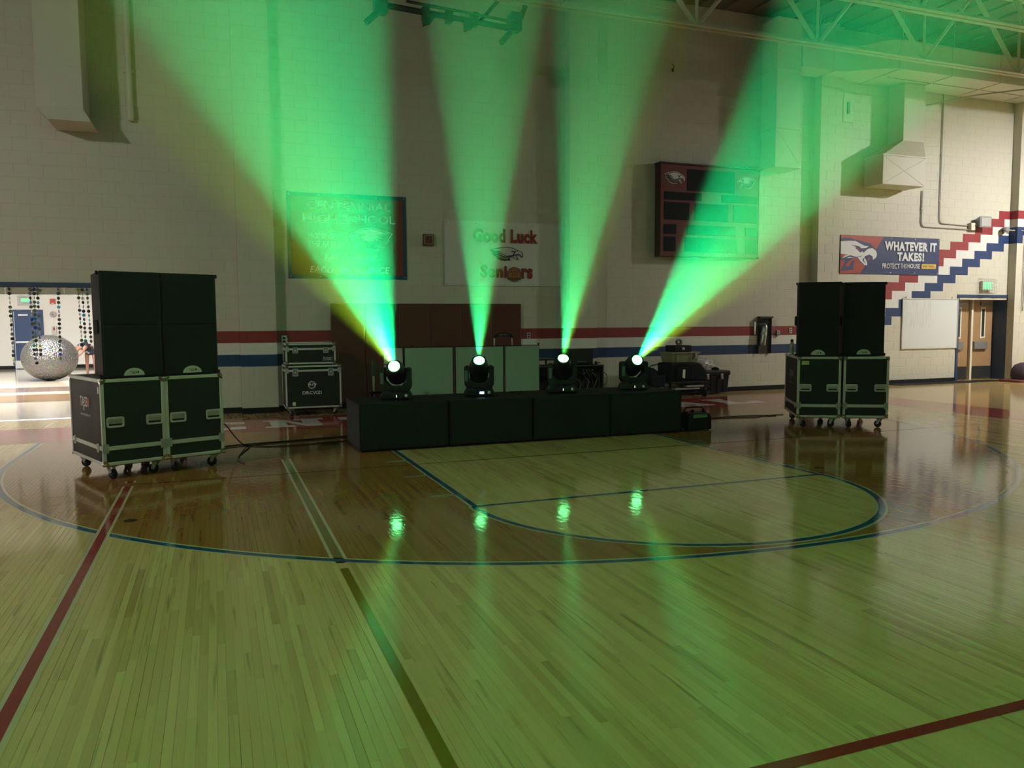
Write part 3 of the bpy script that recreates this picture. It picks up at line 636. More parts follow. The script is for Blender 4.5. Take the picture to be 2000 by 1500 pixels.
hpoly(mb, [(158, 500), (320, 495), (250, 530), (158, 560)], .0012, 1); hpoly(mb, [(180, 575), (230, 520), (330, 510), (230, 550)], .0019, 2); hpoly(mb, [(260, 572), (300, 545), (400, 555), (320, 562)], .0019, 2)
t.part('eagle_emblem', mb, [PN, PR, PW_], norm=False)
def htext(s_, px0, px1, py0, py1, m, bold): a, b = hp(px0, py0), hp(px1, py1+(px1-px0)*.036); btext(t, s_, a[0], b[0], a[1], b[1], m, bold=bold, off=.0012, **hk)
htext('WHATEVER IT', 893, 1812, 268, 432, PW_, .05); htext('TAKES!', 1112, 1588, 462, 622, PW_, .05)
htext('PROTECT', 862, 1160, 660, 752, PW_, .015); htext('THIS', 1178, 1285, 668, 756, PW_, 0.); htext('HOUSE', 1300, 1520, 670, 756, PW_, .015)
mb = MB(); hpoly(mb, [(1548, 680), (1810, 688), (1806, 775), (1545, 768)], .0010, 0); t.part('yellow_box', mb, mat('print_yellow', (.62, .42, .08), .5), norm=False)
htext('& & I WILL', 1575, 1782, 704, 742, DKPRINT, .02)
# ------------------------------------------------------------------ scoreboard
SX0, SX1, SZ0, SZ1, SY = 8.63, 11.12, 2.885, 4.77, 14.19; sw, sh = SX1-SX0, SZ1-SZ0
t = Thing('scoreboard', 'red framed gym scoreboard with black panels and an eagle in each top corner', 'scoreboard', (SX0, 14.39, SZ0))
SR = mat('scoreboard_red', (.14, .018, .014), .5); SB = mat('scoreboard_black', (.005, .008, .008), .6, spec=.15); SD = mat('scoreboard_side', (.05, .018, .015), .5)
t.part('housing', MB().box(SX0, SX1, SY, 14.392, SZ0, SZ1), SD, bevel=.012)
t.part('face', MB().box(SX0+.01, SX1-.01, SY-.012, SY+.002, SZ0+.01, SZ1-.01), SR, bevel=.006)
t.part('top_ledge', MB().box(SX0-.02, SX1+.02, SY-.03, 14.392, SZ1-.005, SZ1+.03), SD, bevel=.006)
t.part('edge_tube', MB().box(SX1-.05, SX1-.015, SY-.03, SY-.01, SZ0+.04, SZ1-.15), mat('pale_edge', (.5, .5, .46), .4))
def spn(u0, u1, v0, v1): t.part('display_panel', MB().box(SX0+u0*sw, SX0+u1*sw, SY-.022, SY-.008, SZ1-v1*sh, SZ1-v0*sh), SB, bevel=.003)
spn(.26, .73, .045, .28); spn(.04, .40, .30, .385); spn(.60, .965, .30, .385); spn(.04, .28, .41, .60); spn(.335, .665, .41, .60); spn(.72, .965, .41, .60)
spn(.04, .155, .65, .755); spn(.26, .74, .65, .755); spn(.845, .965, .65, .755); spn(.04, .15, .785, .945); spn(.24, .76, .785, .945); spn(.85, .965, .785, .945)
for k, fl in ((.045, False), (.76, True)):
    mb = MB(); eagle(mb, (SX0+k*sw, SY-.014, SZ1-.21*sh), (1, 0, 0), (0, 0, 1), NW, .185*sw, .125*sh, fl, 0, 1, 1, 2, grow=.06)
    t.part('eagle_emblem', mb, [DKPRINT, mat('emblem_grey', (.60, .62, .62), .5), mat('emblem_dark', (.12, .09, .09), .5)], norm=False)
# ------------------------------------------------------------------ small wall fittings
def wallbox(name, lab, cat, x0, x1, z0, z1, d, m, bevel=.006, y=14.398):
    t = Thing(name, lab, cat, ((x0+x1)/2, y, z0)); t.part('body', MB().box(x0, x1, y-d, y, z0, z1), m, bevel=bevel); return t
t = wallbox('fire_strobe', 'small dark red square alarm box between the two banners', 'alarm', 3.68, 3.885, 2.98, 3.19, .06, mat('alarm_red', (.13, .02, .015), .45))
t.part('face_rim', MB().prism([(3.70, 3.0), (3.865, 3.0), (3.865, 3.17), (3.70, 3.17)], 14.325, 14.339), mat('alarm_rim', (.32, .28, .24), .5)); t.part('face', MB().box(3.715, 3.85, 14.318, 14.326, 3.015, 3.155), MATS['alarm_red'])
for lab, x, z in (('outlet plate on the red stripe right of the maroon pads', 5.80, 1.285), ('outlet box above the small flight case', 1.17, 1.24), ('grey outlet box right of the fire extinguisher', 11.81, 1.26), ('pale switch plate beside the bottle on the tall cases', 12.18, 1.32)):
    t = wallbox('outlet_plate', lab, 'outlet', x-.038, x+.038, z-.06, z+.06, .012 if 'box' not in lab else .05, STEEL if 'pale' not in lab else CREAM)
    for s_ in (-.025, .025): t.part('socket', MB().box(x-.018, x+.018, 14.398-(.014 if 'box' not in lab else .052), 14.39, z+s_-.014, z+s_+.014), BLACK)
t = Thing('fire_extinguisher', 'silver fire extinguisher hanging crooked in a dark wall niche', 'extinguisher', (11.42, 14.33, .98))
t.part('cylinder', MB().lathe([(.03, 0), (.062, .01), (.066, .04), (.066, .40), (.05, .455), (.024, .475), (.024, .50)], (11.34, 14.30, 1.0), (.12, 0, .99), 18), mat('dull_steel', (.38, .40, .38), .3, .8), smooth=True)
t.part('label_sticker', MB().lathe([(.0665, .23), (.0675, .231), (.0675, .30), (.0665, .301)], (11.34, 14.30, 1.0), (.12, 0, .99), 18), mat('sticker', (.6, .62, .6), .5), smooth=True)
t.part('valve', MB().lathe([(.022, .49), (.022, .54), (.012, .545)], (11.34, 14.30, 1.0), (.12, 0, .99), 10), BLACK); t.part('lever', MB().hexa([(11.38, 14.28, 1.53), (11.50, 14.28, 1.50), (11.50, 14.31, 1.50), (11.38, 14.31, 1.53)], [(11.38, 14.28, 1.545), (11.50, 14.28, 1.515), (11.50, 14.31, 1.515), (11.38, 14.31, 1.545)]), BLACK)
t.part('hose', MB().tube([(11.40, 14.28, 1.52), (11.47, 14.26, 1.50), (11.50, 14.26, 1.42), (11.51, 14.27, 1.36)], .011, 8), RUBBER, smooth=True)
t = Thing('extinguisher_niche', 'dark recessed niche holding the fire extinguisher, with clear side flaps', 'cabinet', (11.44, 14.398, .82))
NB = mat('niche_dark', (.020, .014, .012), .5)
t.part('back_panel', MB().box(11.27, 11.61, 14.385, 14.397, .82, 1.63), NB); t.part('top_hood', MB().box(11.265, 11.615, 14.28, 14.397, 1.60, 1.64), NB, bevel=.004)
for x in (11.265, 11.605): t.part('side_rim', MB().box(x, x+.012, 14.34, 14.397, .82, 1.62), NB)
CLEAR = mat('clear_acrylic', (.85, .87, .85), .08, Transmission_Weight=.92, Alpha=.35)
for x0, x1 in ((11.14, 11.26), (11.62, 11.73)): t.part('clear_flap', MB().box(x0, x1, 14.36, 14.364, 1.24, 1.56), CLEAR)
t.part('white_tag', MB().box(11.155, 11.20, 14.352, 14.358, 1.24, 1.52), WHITE)
t = Thing('wall_hook', 'small dark hook high on the wall above the scoreboard', 'hook', (9.03, 14.39, 6.68))
t.part('plate', MB().box(9.01, 9.05, 14.37, 14.398, 6.68, 6.74), BLACK, bevel=.004); t.part('hook', MB().tube([(9.03, 14.37, 6.74), (9.03, 14.33, 6.76), (9.0, 14.32, 6.80), (8.98, 14.34, 6.82)], .009, 6), BLACK)
t = wallbox('access_panel', 'cream access panel with a dark latch high on the wall near the ducts', 'panel', 13.50, 13.78, 6.03, 6.70, .04, GALV); t.part('latch', MB().box(13.60, 13.68, 14.34, 14.36, 6.22, 6.48), mat('latch_dark', (.08, .09, .07), .5), bevel=.01)
# whiteboard
t = Thing('whiteboard', 'smudged whiteboard with aluminium frame beside the double doors', 'whiteboard', (15.47, 14.39, .84))
def wbmat():
    m = mat('whiteboard_surface', (.66, .70, .72), .22, var=.0); N, L = nt(m); b = N['Principled BSDF']; tc = N.new('ShaderNodeTexCoord')
    w = N.new('ShaderNodeTexNoise'); mp = N.new('ShaderNodeMapping'); mp.inputs['Scale'].default_value = (30, 1, 2.5); L.new(tc.outputs['Object'], mp.inputs[0]); L.new(mp.outputs[0], w.inputs['Vector']); w.inputs['Scale'].default_value = 1; w.inputs['Detail'].default_value = 4
    sp = N.new('ShaderNodeSeparateXYZ'); L.new(tc.outputs['Object'], sp.inputs[0])
    inx = math_(N, L, 'MULTIPLY', math_(N, L, 'LESS_THAN', sp.outputs[0], .95), math_(N, L, 'GREATER_THAN', sp.outputs[2], .52))
    f = math_(N, L, 'MULTIPLY', inx, math_(N, L, 'MULTIPLY', math_(N, L, 'GREATER_THAN', w.outputs['Fac'], .52), .22))
    mx = N.new('ShaderNodeMix'); mx.data_type = 'RGBA'; mx.inputs['A'].default_value = (.68, .73, .74, 1); mx.inputs['B'].default_value = (.35, .38, .42, 1)
    L.new(f, mx.inputs['Factor']); L.new(mx.outputs['Result'], b.inputs['Base Color']); return m
t.part('surface', MB().box(15.49, 17.27, 14.375, 14.395, .86, 2.04), wbmat())
for a in ((15.47, 17.29, .835, .865), (15.47, 17.29, 2.035, 2.065), (15.47, 15.495, .84, 2.06), (17.265, 17.29, .84, 2.06)): t.part('frame_rail', MB().box(a[0], a[1], 14.368, 14.397, a[2], a[3]), ALU, bevel=.003)
for x in (15.6, 17.1): t.part('hanger_clip', MB().box(x-.02, x+.02, 14.37, 14.397, 2.06, 2.10), ALU)
# exit signs in wire cages
EXG = mat('exit_green', (.05, .5, .2), .4, emit=(.12, .95, .38), est=1.6); EXB = mat('exit_body', (.55, .55, .5), .4)
def exit_sign(lab, x, z, y, w, h):
    t = Thing('exit_sign', lab, 'exit sign', (x, y, z), 'green exit signs')
    t.part('housing', MB().box(x, x+w, y-.07, y, z, z+h), EXB, bevel=.01); t.part('face_panel', MB().box(x+.02, x+w-.02, y-.076, y-.068, z+.02, z+h-.02), mat('exit_face', (.3, .5, .36), .4, emit=(.3, .75, .42), est=.5))
    t.part('lettering', MB().text('EXIT', (x+.05, y-.0775, z+.05), (1, 0, 0), (0, 0, 1), w-.10, h-.10, bold=.02), EXG, norm=False)
    c0, c1, d0, d1 = x-.06, x+w+.06, z-.08, z+h+.06
    for i in range(9): u = c0+(c1-c0)*i/8; t.part('cage_wire', MB().tube([(u, y, d0), (u, y-.13, d0+.01), (u, y-.13, d1-.01), (u, y, d1)], .0035, 4), STEEL)
    for i in range(6): v = d0+.01+(d1-d0-.02)*i/5; t.part('cage_wire', MB().tube([(c0, y, v), (c0, y-.13, v), (c1, y-.13, v), (c1, y, v)], .0035, 4), STEEL)
exit_sign('green exit sign in a wire cage above the tan double doors', 18.02, 2.27, 14.395, .36, .23)
exit_sign('green exit sign in a wire cage above the navy door in the bright room', -6.45, 2.36, FY, .34, .2)
# floodlight and camera
t = Thing('floodlight', 'grey square floodlight on the stepped stripes', 'lamp', (17.88, 14.39, 3.78))
t.part('housing', MB().hexa([(17.70, 14.20, 3.80), (18.10, 14.20, 3.80), (18.04, 14.39, 3.86), (17.76, 14.39, 3.86)], [(17.70, 14.20, 4.08), (18.10, 14.20, 4.08), (18.04, 14.39, 4.02), (17.76, 14.39, 4.02)]), GREYMETAL, bevel=.012)
t.part('reflector_glass', MB().box(17.74, 18.06, 14.19, 14.203, 3.835, 4.045), mat('lamp_glass', (.62, .64, .66), .15, .4)); t.part('junction_box', MB().box(17.54, 17.68, 14.30, 14.39, 3.74, 3.92), CREAM, bevel=.008); t.part('arm', MB().cyl((17.66, 14.32, 3.84), (17.72, 14.27, 3.88), .018), GREYMETAL)
t = Thing('security_camera', 'small grey camera box near the corner under the stripes', 'camera', (18.72, 14.39, 3.72))
t.part('body', MB().hexa([(18.62, 14.22, 3.74), (18.74, 14.20, 3.74), (18.82, 14.36, 3.74), (18.70, 14.38, 3.74)], [(18.62, 14.22, 3.85), (18.74, 14.20, 3.85), (18.82, 14.36, 3.85), (18.70, 14.38, 3.85)]), GREYMETAL, bevel=.006); t.part('mount', MB().cyl((18.74, 14.34, 3.77), (18.76, 14.398, 3.70), .02), GREYMETAL)
# maroon pads
NTH = ['first', 'second', 'third', 'fourth', 'fifth', 'sixth']
for i in range(6):
    x0 = 1.957+i*.612; t = Thing('wall_pad', NTH[i]+' maroon wall pad counted from the stacked small cases', 'wall pad', (x0, 14.39, .12), 'maroon wall pads behind the stage')
    t.part('cushion', MB().box(x0+.003, x0+.609, 14.345, 14.398, .12, 1.905), PADRED, bevel=.012); t.part('bottom_strip', MB().box(x0+.003, x0+.609, 14.36, 14.398, .085, .12), BLACK)
# ------------------------------------------------------------------ flight cases
def corner_ball(mb, x, y, z, sx, sy, sz, r=.021, pl=.052):
    mb.sph((x+sx*.010, y+sy*.010, z+sz*.010), r, 6)
    q = [(0, 0)]+[(pl*math.cos(math.pi/2*i/5), pl*math.sin(math.pi/2*i/5)) for i in range(6)]
    mb.prism([(x+sx*a, z+sz*b) for a, b in q], y-sy*.0035, y+sy*.003, 'y'); mb.prism([(y+sy*a, z+sz*b) for a, b in q], x-sx*.0035, x+sx*.003, 'x'); mb.prism([(x+sx*a, y+sy*b) for a, b in q], z-sz*.0035, z+sz*.003, 'z')
def ring(mb, outer, inner, y0, y1, f):
    n = len(outer); vs_ = [f(u, v, y0) for u, v in outer]+[f(u, v, y0) for u, v in inner]+[f(u, v, y1) for u, v in outer]+[f(u, v, y1) for u, v in inner]
    fs = []
    for i in range(n):
        j = (i+1) % n
        fs += [(i, j, n+j, n+i), (2*n+i, 3*n+i, 3*n+j, 2*n+j), (i, 2*n+i, 2*n+j, j), (n+i, n+j, 3*n+j, 3*n+i)]
    mb.add(vs_, fs)
def dish_handle(root, x, z, w=.165, h=.105):
    f = lambda u, v, t: (x+u, t, z+v)
    mb = MB(); ring(mb, rrect(w, h, .02), rrect(w-.036, h-.036, .012), -.006, .002, f); hd = mb.build('handle', ALU, root)
    mb = MB(); mb.box(x-w/2+.016, x+w/2-.016, .0, .004, z-h/2+.016, z+h/2-.016); mb.build('dish', STEEL, hd)
    MB().box(x-w/2+.022, x+w/2-.022, -.006, .003, z-.034, z-.016).build('grip', RUBBER, hd, bevel=.004)
    MB().box(x-w/2+.026, x+w/2-.026, -.004, .003, z+.018, z+.024).build('hinge_bar', ALU, hd)
def latch(root, x, z, ax='y', c=-.0, w=.055, h=.085):
    mb = MB(); f = (lambda u, v, t: (x+u, t, z+v)) if ax == 'y' else (lambda u, v, t: (t, x+u, z+v))
    ring(mb, rrect(w, h, .01), rrect(w-.02, h-.022, .006), c-.007, c+.002, f); la = mb.build('latch', ALU, root)
    mb = MB(); p = [f(-w/2+.01, -h/2+.011, c-.002), f(w/2-.01, -h/2+.011, c-.002), f(w/2-.01, h/2-.011, c-.002), f(-w/2+.01, h/2-.011, c-.002)]; mb.poly(p); mb.build('latch_dish', GREYMETAL, la, norm=False)
    a, b = f(-.012, -.012, c-.010), f(.012, .014, c-.002); MB().box(min(a[0], b[0]), max(a[0], b[0]), min(a[1], b[1]), max(a[1], b[1]), min(a[2], b[2]), max(a[2], b[2])).build('turn_key', ALU, la, bevel=.003)
def caster(root, x, y, ztop, turn):
    c = MB().box(x-.05, x+.05, y-.045, y+.045, ztop-.008, ztop).build('caster', STEEL, root); s_, q = math.sin(turn), math.cos(turn); r = ztop*.38
    cx, cy_ = x+.028*q, y+.028*s_
    for k in (-1, 1):
        ox, oy = -s_*.026*k, q*.026*k
        MB().hexa([(cx+ox-.014*q, cy_+oy-.014*s_, r*.85), (cx+ox+.014*q, cy_+oy+.014*s_, r*.85), (cx+ox+.014*q-s_*.003, cy_+oy+.014*s_+q*.003, r*.85), (cx+ox-.014*q-s_*.003, cy_+oy-.014*s_+q*.003, r*.85)],
            [(x+ox-.03*q, y+oy-.03*s_, ztop-.01), (x+ox+.03*q, y+oy+.03*s_, ztop-.01), (x+ox+.03*q-s_*.003, y+oy+.03*s_+q*.003, ztop-.01), (x+ox-.03*q-s_*.003, y+oy-.03*s_+q*.003, ztop-.01)]).build('fork', STEEL, c)
    MB().lathe([(r*.3, -.017), (r*.9, -.017), (r, -.011), (r, .011), (r*.9, .017), (r*.3, .017)], (cx, cy_, r), (-s_, q, 0), 18).build('wheel', RUBBER, c, smooth=True)
def flight_case(name, lab, loc, rz, w, d, z0, z1, band, bh=.042, bar=.032, group=None, cast=True):
    c = thing(name, lab, 'flight case', loc, rz, group); e = .0022; g = bar
    B(.004, w-.004, .004, d-.004, z0+.004, z1-.004).build('body', LAMIN, c)
    for y in (0, 1):
        ya, yb = (-e, g) if y == 0 else (d-g, d+e)
        for z in (0, 1):
            za, zb = (z0-e, z0+g) if z == 0 else (z1-g, z1+e); B(0, w, ya, yb, za, zb).build('edge_strip', ALU, c, bevel=.005)
        for x in (0, 1):
            xa, xb = (-e, g) if x == 0 else (w-g, w+e); B(xa, xb, ya, yb, z0, z1).build('edge_strip', ALU, c, bevel=.005)
    for x in (0, 1):
        xa, xb = (-e, g) if x == 0 else (w-g, w+e)
        for z in (0, 1):
            za, zb = (z0-e, z0+g) if z == 0 else (z1-g, z1+e); B(xa, xb, 0, d, za, zb).build('edge_strip', ALU, c, bevel=.005)
    if band:
        B(-.003, w+.003, -.003, .02, band, band+bh).build('lid_band', ALU, c, bevel=.003); B(-.003, .02, 0, d, band, band+bh).build('lid_band', ALU, c, bevel=.003); B(w-.02, w+.003, 0, d, band, band+bh).build('lid_band', ALU, c, bevel=.003)
        for x in (0, w):
            s_ = 1 if x == 0 else -1; MB().box(min(x-s_*.004, x+s_*.055), max(x-s_*.004, x+s_*.055), -.005, .003, band-.025, band+bh+.025).build('brace_plate', STEEL, c, bevel=.003)
    for x, sx in ((0, 1), (w, -1)):
        for y, sy in ((0, 1), (d, -1)):
            for z, sz in ((z0, 1), (z1, -1)):
                mb = MB(); corner_ball(mb, x, y, z, sx, sy, sz); mb.build('ball_corner', CHROME, c, smooth=True)
    if cast:
        B(.03, w-.03, .03, d-.03, z0-.012, z0+.002).build('base_board', BLACK, c)
        for x, y, tn in ((.085, .075, -1.2), (w-.085, .075, 2.4), (.085, d-.085, -.9), (w-.085, d-.085, .6)): caster(c, x, y, z0-.012, tn)
    return c
def tasso(c, O, U, V, w, h, m1=WHITE, m2=REDPRINT, nm='logo_print'):
    O, U, V = Vector(O), Vector(U), Vector(V)
    MB().text('TASS', O, U, V, w*.78, h*.8, bold=.01).build(nm, m1, c, norm=False)
    k = [(.89+.10*math.cos(2*math.pi*i/24), .40+.36*math.sin(2*math.pi*i/24)) for i in range(24)]
    MB().flat([(a*w, b*h) for a, b in k], O, U, V).build(nm, m2, c, norm=False)
    MB().flat([(.36*w, -.30*h), (.44*w, -.30*h), (.44*w, .10*h), (.36*w, .10*h)], O, U, V).build(nm, m1, c, norm=False)
RL = math.radians(22.1); cL = Vector((-1.067, 8.61)); uL = Vector((math.cos(RL), math.sin(RL))); vL = Vector((-math.sin(RL), math.cos(RL)))
Z0, Z1 = .145, 1.004; G4 = 'tall black flight cases on casters'
p2 = cL+uL*.612
for i, (loc, lab) in enumerate(((cL, 'tall black flight case with white logo on its side, nearest the left edge'), (p2, 'tall black flight case standing between the logo case and the cable on the floor'))):
    c = flight_case('flight_case', lab, (loc.x, loc.y, 0), RL, .606, 1.13, Z0, Z1, .295, group=G4)
    dish_handle(c, .125, .575); dish_handle(c, .50, .575)
    for y in (.14, .98): latch(c, y, .315, 'x', -.004)
    if i == 0:
        tasso(c, (-.0006, .74, .70), (0, -1, 0), (0, 0, 1), .34, .13); MB().text('www.tassoaudio.com', (-.0006, .74, .605), (0, -1, 0), (0, 0, 1), .36, .03).build('address_print', WHITE, c, norm=False)
        MB().box(-.0015, .001, .055, .10, .86, .93).build('sticker', mat('paper_white', (.68, .68, .64), .6), c)
RR1, RR2 = math.radians(-31.5), math.radians(-28.5); c1 = Vector((7.85, 9.11)); c2 = Vector((8.402, 8.800))
for loc, rz, w, lab in ((c1, RR1, .592, 'tall black flight case with yellow label and water bottle, under the right-hand speakers'), (c2, RR2, .615, 'tall black flight case at the right end, nearest the whiteboard')):
    c = flight_case('flight_case', lab, (loc.x, loc.y, 0), rz, w, 1.15, Z0, 1.018, .295, group=G4)
    dish_handle(c, .11, .575); dish_handle(c, w-.11, .575)
    for y in (.14, .98): latch(c, y, .315, 'x', -.004)
    if rz == RR1:
        tasso(c, (-.0006, .74, .70), (0, -1, 0), (0, 0, 1), .34, .13, mat('faded_print', (.32, .33, .32), .5), MATS['faded_print']); MB().text('www.tassoaudio.com', (-.0006, .74, .605), (0, -1, 0), (0, 0, 1), .36, .03).build('address_print', MATS['faded_print'], c, norm=False)
        MB().box(.055, .155, -.0015, .001, .905, .96).build('sticker', mat('yellow_sticker', (.55, .52, .16), .6), c)
# ------------------------------------------------------------------ loudspeakers on the cases
def speaker(lab, loc, rz):
    s_ = thing('loudspeaker', lab, 'loudspeaker', loc, rz, 'tall black loudspeakers on the flight cases'); w, wb, d, h = .572, .405, .60, 1.062
    MB().prism([(-w/2, .035), (w/2, .035), (wb/2, d), (-wb/2, d)], .006, h-.006, 'z').build('cabinet', BLACKTEX, s_, bevel=.012)
    B(-w/2, w/2, .004, .045, 0, h).build('front_frame', BLACK, s_, bevel=.012)
    for za, zb in ((.018, h/2-.002), (h/2+.002, h-.018)): B(-w/2+.014, w/2-.014, -.006, .02, za, zb).build('grille', BLACKCLOTH, s_, bevel=.008)
    hp_ = [(.098*math.cos(math.pi*i/16), .075*math.sin(math.pi*i/16)) for i in range(17)]
    pl = MB().prism([(a, .022+b) for a, b in hp_], -.012, -.004, 'y').build('logo_plate', PLATE, s_)
    tasso(pl, (-.042, -.0128, .042), (1, 0, 0), (0, 0, 1), .088, .030, DKPRINT, DKPRINT, 'plate_print')
    for k in (-1, 1):
        for z in (.02, h-.02): B(k*w/2-.02, k*w/2+.004*k+.02*(k > 0)-.0, .02, .06, z-.02, z+.02).build('corner_cap', RUBBER, s_, bevel=.006)
        x0 = k*(w/2-.03); mb = MB().box(x0-.03, x0+.03, .14, .27, .44, .58); mb.build('side_handle', RUBBER, s_, bevel=.012)
    return s_
def on(c, u, v, a, b): return c+u*a+v*b
q = on(cL, uL, vL, .330, .03); speaker('black loudspeaker on the logo flight case, leftmost of the four', (q.x, q.y, Z1+.006), RL)
q = on(cL, uL, vL, .912, .03); speaker('black loudspeaker second from the left, on the case beside the floor cable', (q.x, q.y, Z1+.006), RL)
u1, v1 = Vector((math.cos(RR1), math.sin(RR1))), Vector((-math.sin(RR1), math.cos(RR1))); u2, v2 = Vector((math.cos(RR2), math.sin(RR2))), Vector((-math.sin(RR2), math.cos(RR2)))
q = on(c1, u1, v1, .275, .03); speaker('black loudspeaker on the case with the water bottle', (q.x, q.y, 1.024), RR1)
q = on(c2, u2, v2, .318, .20); speaker('black loudspeaker furthest right, in front of the stepped stripes', (q.x, q.y, 1.024), RR2)
# ------------------------------------------------------------------ row of subwoofers
SUBX = [1.575, 2.695, 3.815, 4.93]; SUBH = .578; SY0, SY1 = 9.31, 10.27
SL = ['black subwoofer at the left end of the row, showing its slotted side', 'black subwoofer second from the left in the row, under the lamp with the blue display', 'black subwoofer third from the left in the row', 'black subwoofer at the right end of the row beside the fog machine']
for i, x in enumerate(SUBX):
    s_ = thing('subwoofer', SL[i], 'subwoofer', (x, SY0, 0), 0, 'black subwoofers laid in a row'); w = 1.108; dp = SY1-SY0
    B(0, w, .03, dp, .012, SUBH).build('cabinet', BLACKTEX, s_, bevel=.014)
    B(.0, w, .004, .05, .012, SUBH).build('front_frame', BLACKTEX, s_, bevel=.010); B(.02, w-.02, -.008, .02, .03, SUBH-.018).build('grille', BLACKCLOTH, s_, bevel=.006)
    for xs_ in ((-.002, .03), (w-.03, w+.002)):
        for yy in (.16, .60): B(xs_[0], xs_[1], yy, yy+.055, .19, .43).build('handle_slot', mat('slot_black', (.003, .003, .003), .9), s_, bevel=.012)
    for a in (.05, w-.05):
        for b in (.08, dp-.08): MB().cyl((a, b, 0), (a, b, .014), .02, n=10).build('foot', RUBBER, s_)
# ------------------------------------------------------------------ moving head lamps and their beams
LENS = mat('lamp_lens', (.8, 1, .85), .1, emit=(.14, 1.0, .27), est=15.)
def moving_head(lab, x, y, base_rot, pan, tilt, cone, power, disp, fringe=None):
    z = SUBH; m = thing('moving_head_light', lab, 'stage light', (x, y, z), math.radians(base_rot), 'green moving head lights on the subwoofers')
    P = Matrix.Rotation(math.radians(pan-base_rot), 4, 'Z')
    prof = [(-.205, .018), (.205, .018), (.205, .045), (.175, .095), (-.175, .095), (-.205, .045)]
    MB().prism(prof, -.155, .155, 'y').build('base', BLACK, m, bevel=.008)
    for a in (-.16, .16):
        for b in (-.12, .12): MB().cyl((a, b, 0), (a, b, .02), .018, n=10).build('foot', RUBBER, m)
    if disp: B(.005, .062, -.157, -.153, .040, .070).build('display', mat('lcd_blue', (.3, .4, .9), .3, emit=(.45, .62, 1.0), est=3.2), m); B(.012, .05, -.1575, -.1565, .048, .062).build('display_text', mat('lcd_white', (.8, .9, 1), .3, emit=(.8, .92, 1.0), est=4.), m)
    else:
        for zz in (.045, .062): MB().sph((.005, -.156, zz), .0045, 5).build('indicator_led', mat('led_warm', (1, .9, .7), .3, emit=(1, .9, .65), est=5.), m)
    MB().lathe([(.019, 0), (.019, .003)], (.125, -.154, .060), (0, -1, 0), 16).build('maker_badge', PLATE, m)
    MB().lathe([(.07, .092), (.07, .108)], n=20).xf(P).build('pan_bearing', BLACK, m)
    yo = [(-.195, .385), (-.17, .405), (-.132, .405), (-.132, .24), (-.062, .172), (.062, .172), (.132, .24), (.132, .405), (.17, .405), (.195, .385), (.195, .165), (.165, .108), (-.165, .108), (-.195, .165)]
    yk = MB().prism(yo, -.075, .075, 'y').xf(P).build('yoke', BLACK, m, bevel=.008)
    MB().prism([(-.188, .20), (-.15, .20), (-.15, .34), (-.188, .34)], -.078, -.074, 'y').xf(P).build('yoke_print', mat('dim_print', (.10, .11, .11), .5), yk)
    for k in (-1, 1): MB().cyl((k*.118, 0, .35), (k*.14, 0, .35), .035, n=14).xf(P).build('tilt_bearing', GREYMETAL, m)
    th = math.radians(tilt); A = Vector((0, -math.sin(th), math.cos(th))); C = Vector((0, 0, .35))
    hd = MB().lathe([(.06, -.175), (.095, -.165), (.118, -.12), (.126, -.03), (.126, .05), (.118, .10), (.103, .150), (.097, .168), (.084, .170), (.080, .150)], C, A, 28).xf(P).build('head', BLACK, m, smooth=True)
    MB().lathe([(.128, -.035), (.1295, -.03), (.1295, -.02), (.128, -.015)], C, A, 28).xf(P).build('head_band', RUBBER, hd, smooth=True)
    for k in range(5): MB().lathe([(.121, -.14+k*.016), (.124, -.136+k*.016), (.121, -.132+k*.016)], C, A, 20).xf(P).build('cooling_fin', BLACK, hd)
    MB().lathe([(.079, .158), (.077, .172), (.060, .188), (.032, .199), (.001, .202)], C, A, 24).xf(P).build('lens', LENS, m, smooth=True)
    MB().lathe([(.080, .156), (.084, .178), (.092, .178), (.096, .166)], C, A, 24).xf(P).build('lens_ring', BLACK, hd, smooth=True)
    # the lamp's own light
    f = math.radians(pan); D = Vector((math.sin(th)*math.sin(f), -math.sin(th)*math.cos(f), math.cos(th)))
    org = Vector((x, y, z+.35))+D*.215
    def spot(name, dv, ang, pw, col, blend):
        l = bpy.data.lights.new(name, 'SPOT'); l.energy = pw; l.color = col; l.spot_size = math.radians(ang); l.spot_blend = blend; l.shadow_soft_size = .03
        o = bpy.data.objects.new(name, l); COL.objects.link(o); o.location = org; o.rotation_euler = dv.to_track_quat('-Z', 'Y').to_euler()
    spot('beam_lamp', D, cone, power, (.0, 1.0, .29), .35)
    if fringe:
        dp_, dt, pw, an = fringe; f2, t2 = math.radians(pan+dp_), math.radians(tilt+dt)
        spot('beam_lamp_fringe', Vector((math.sin(t2)*math.sin(f2), -math.sin(t2)*math.cos(f2), math.cos(t2))), an, pw, (.55, 1.0, .02), .6)
MH = 9.78
BP = 220000
moving_head('moving head lamp at the left end of the row, beam leaning left', 2.13, MH, -14, -20.2, 64, 16.5, BP*1.1, False, (-5, 1.5, BP*.20, 17))
moving_head('moving head lamp with a lit blue display, second in the row', 3.235, MH, -18, -17, 46, 14.5, BP*.6, True, (2, 0, BP*.07, 17))
moving_head('moving head lamp in front of the cable rack, third in the row', 4.43, MH, -20, -17, 46, 14.5, BP*.6, False, (4, 0, BP*.10, 17))
moving_head('moving head lamp at the right end of the row, beam leaning right', 5.54, MH, -24, -11.5, 64, 16, BP*1.1, False, (6, 1.5, BP*.20, 17))
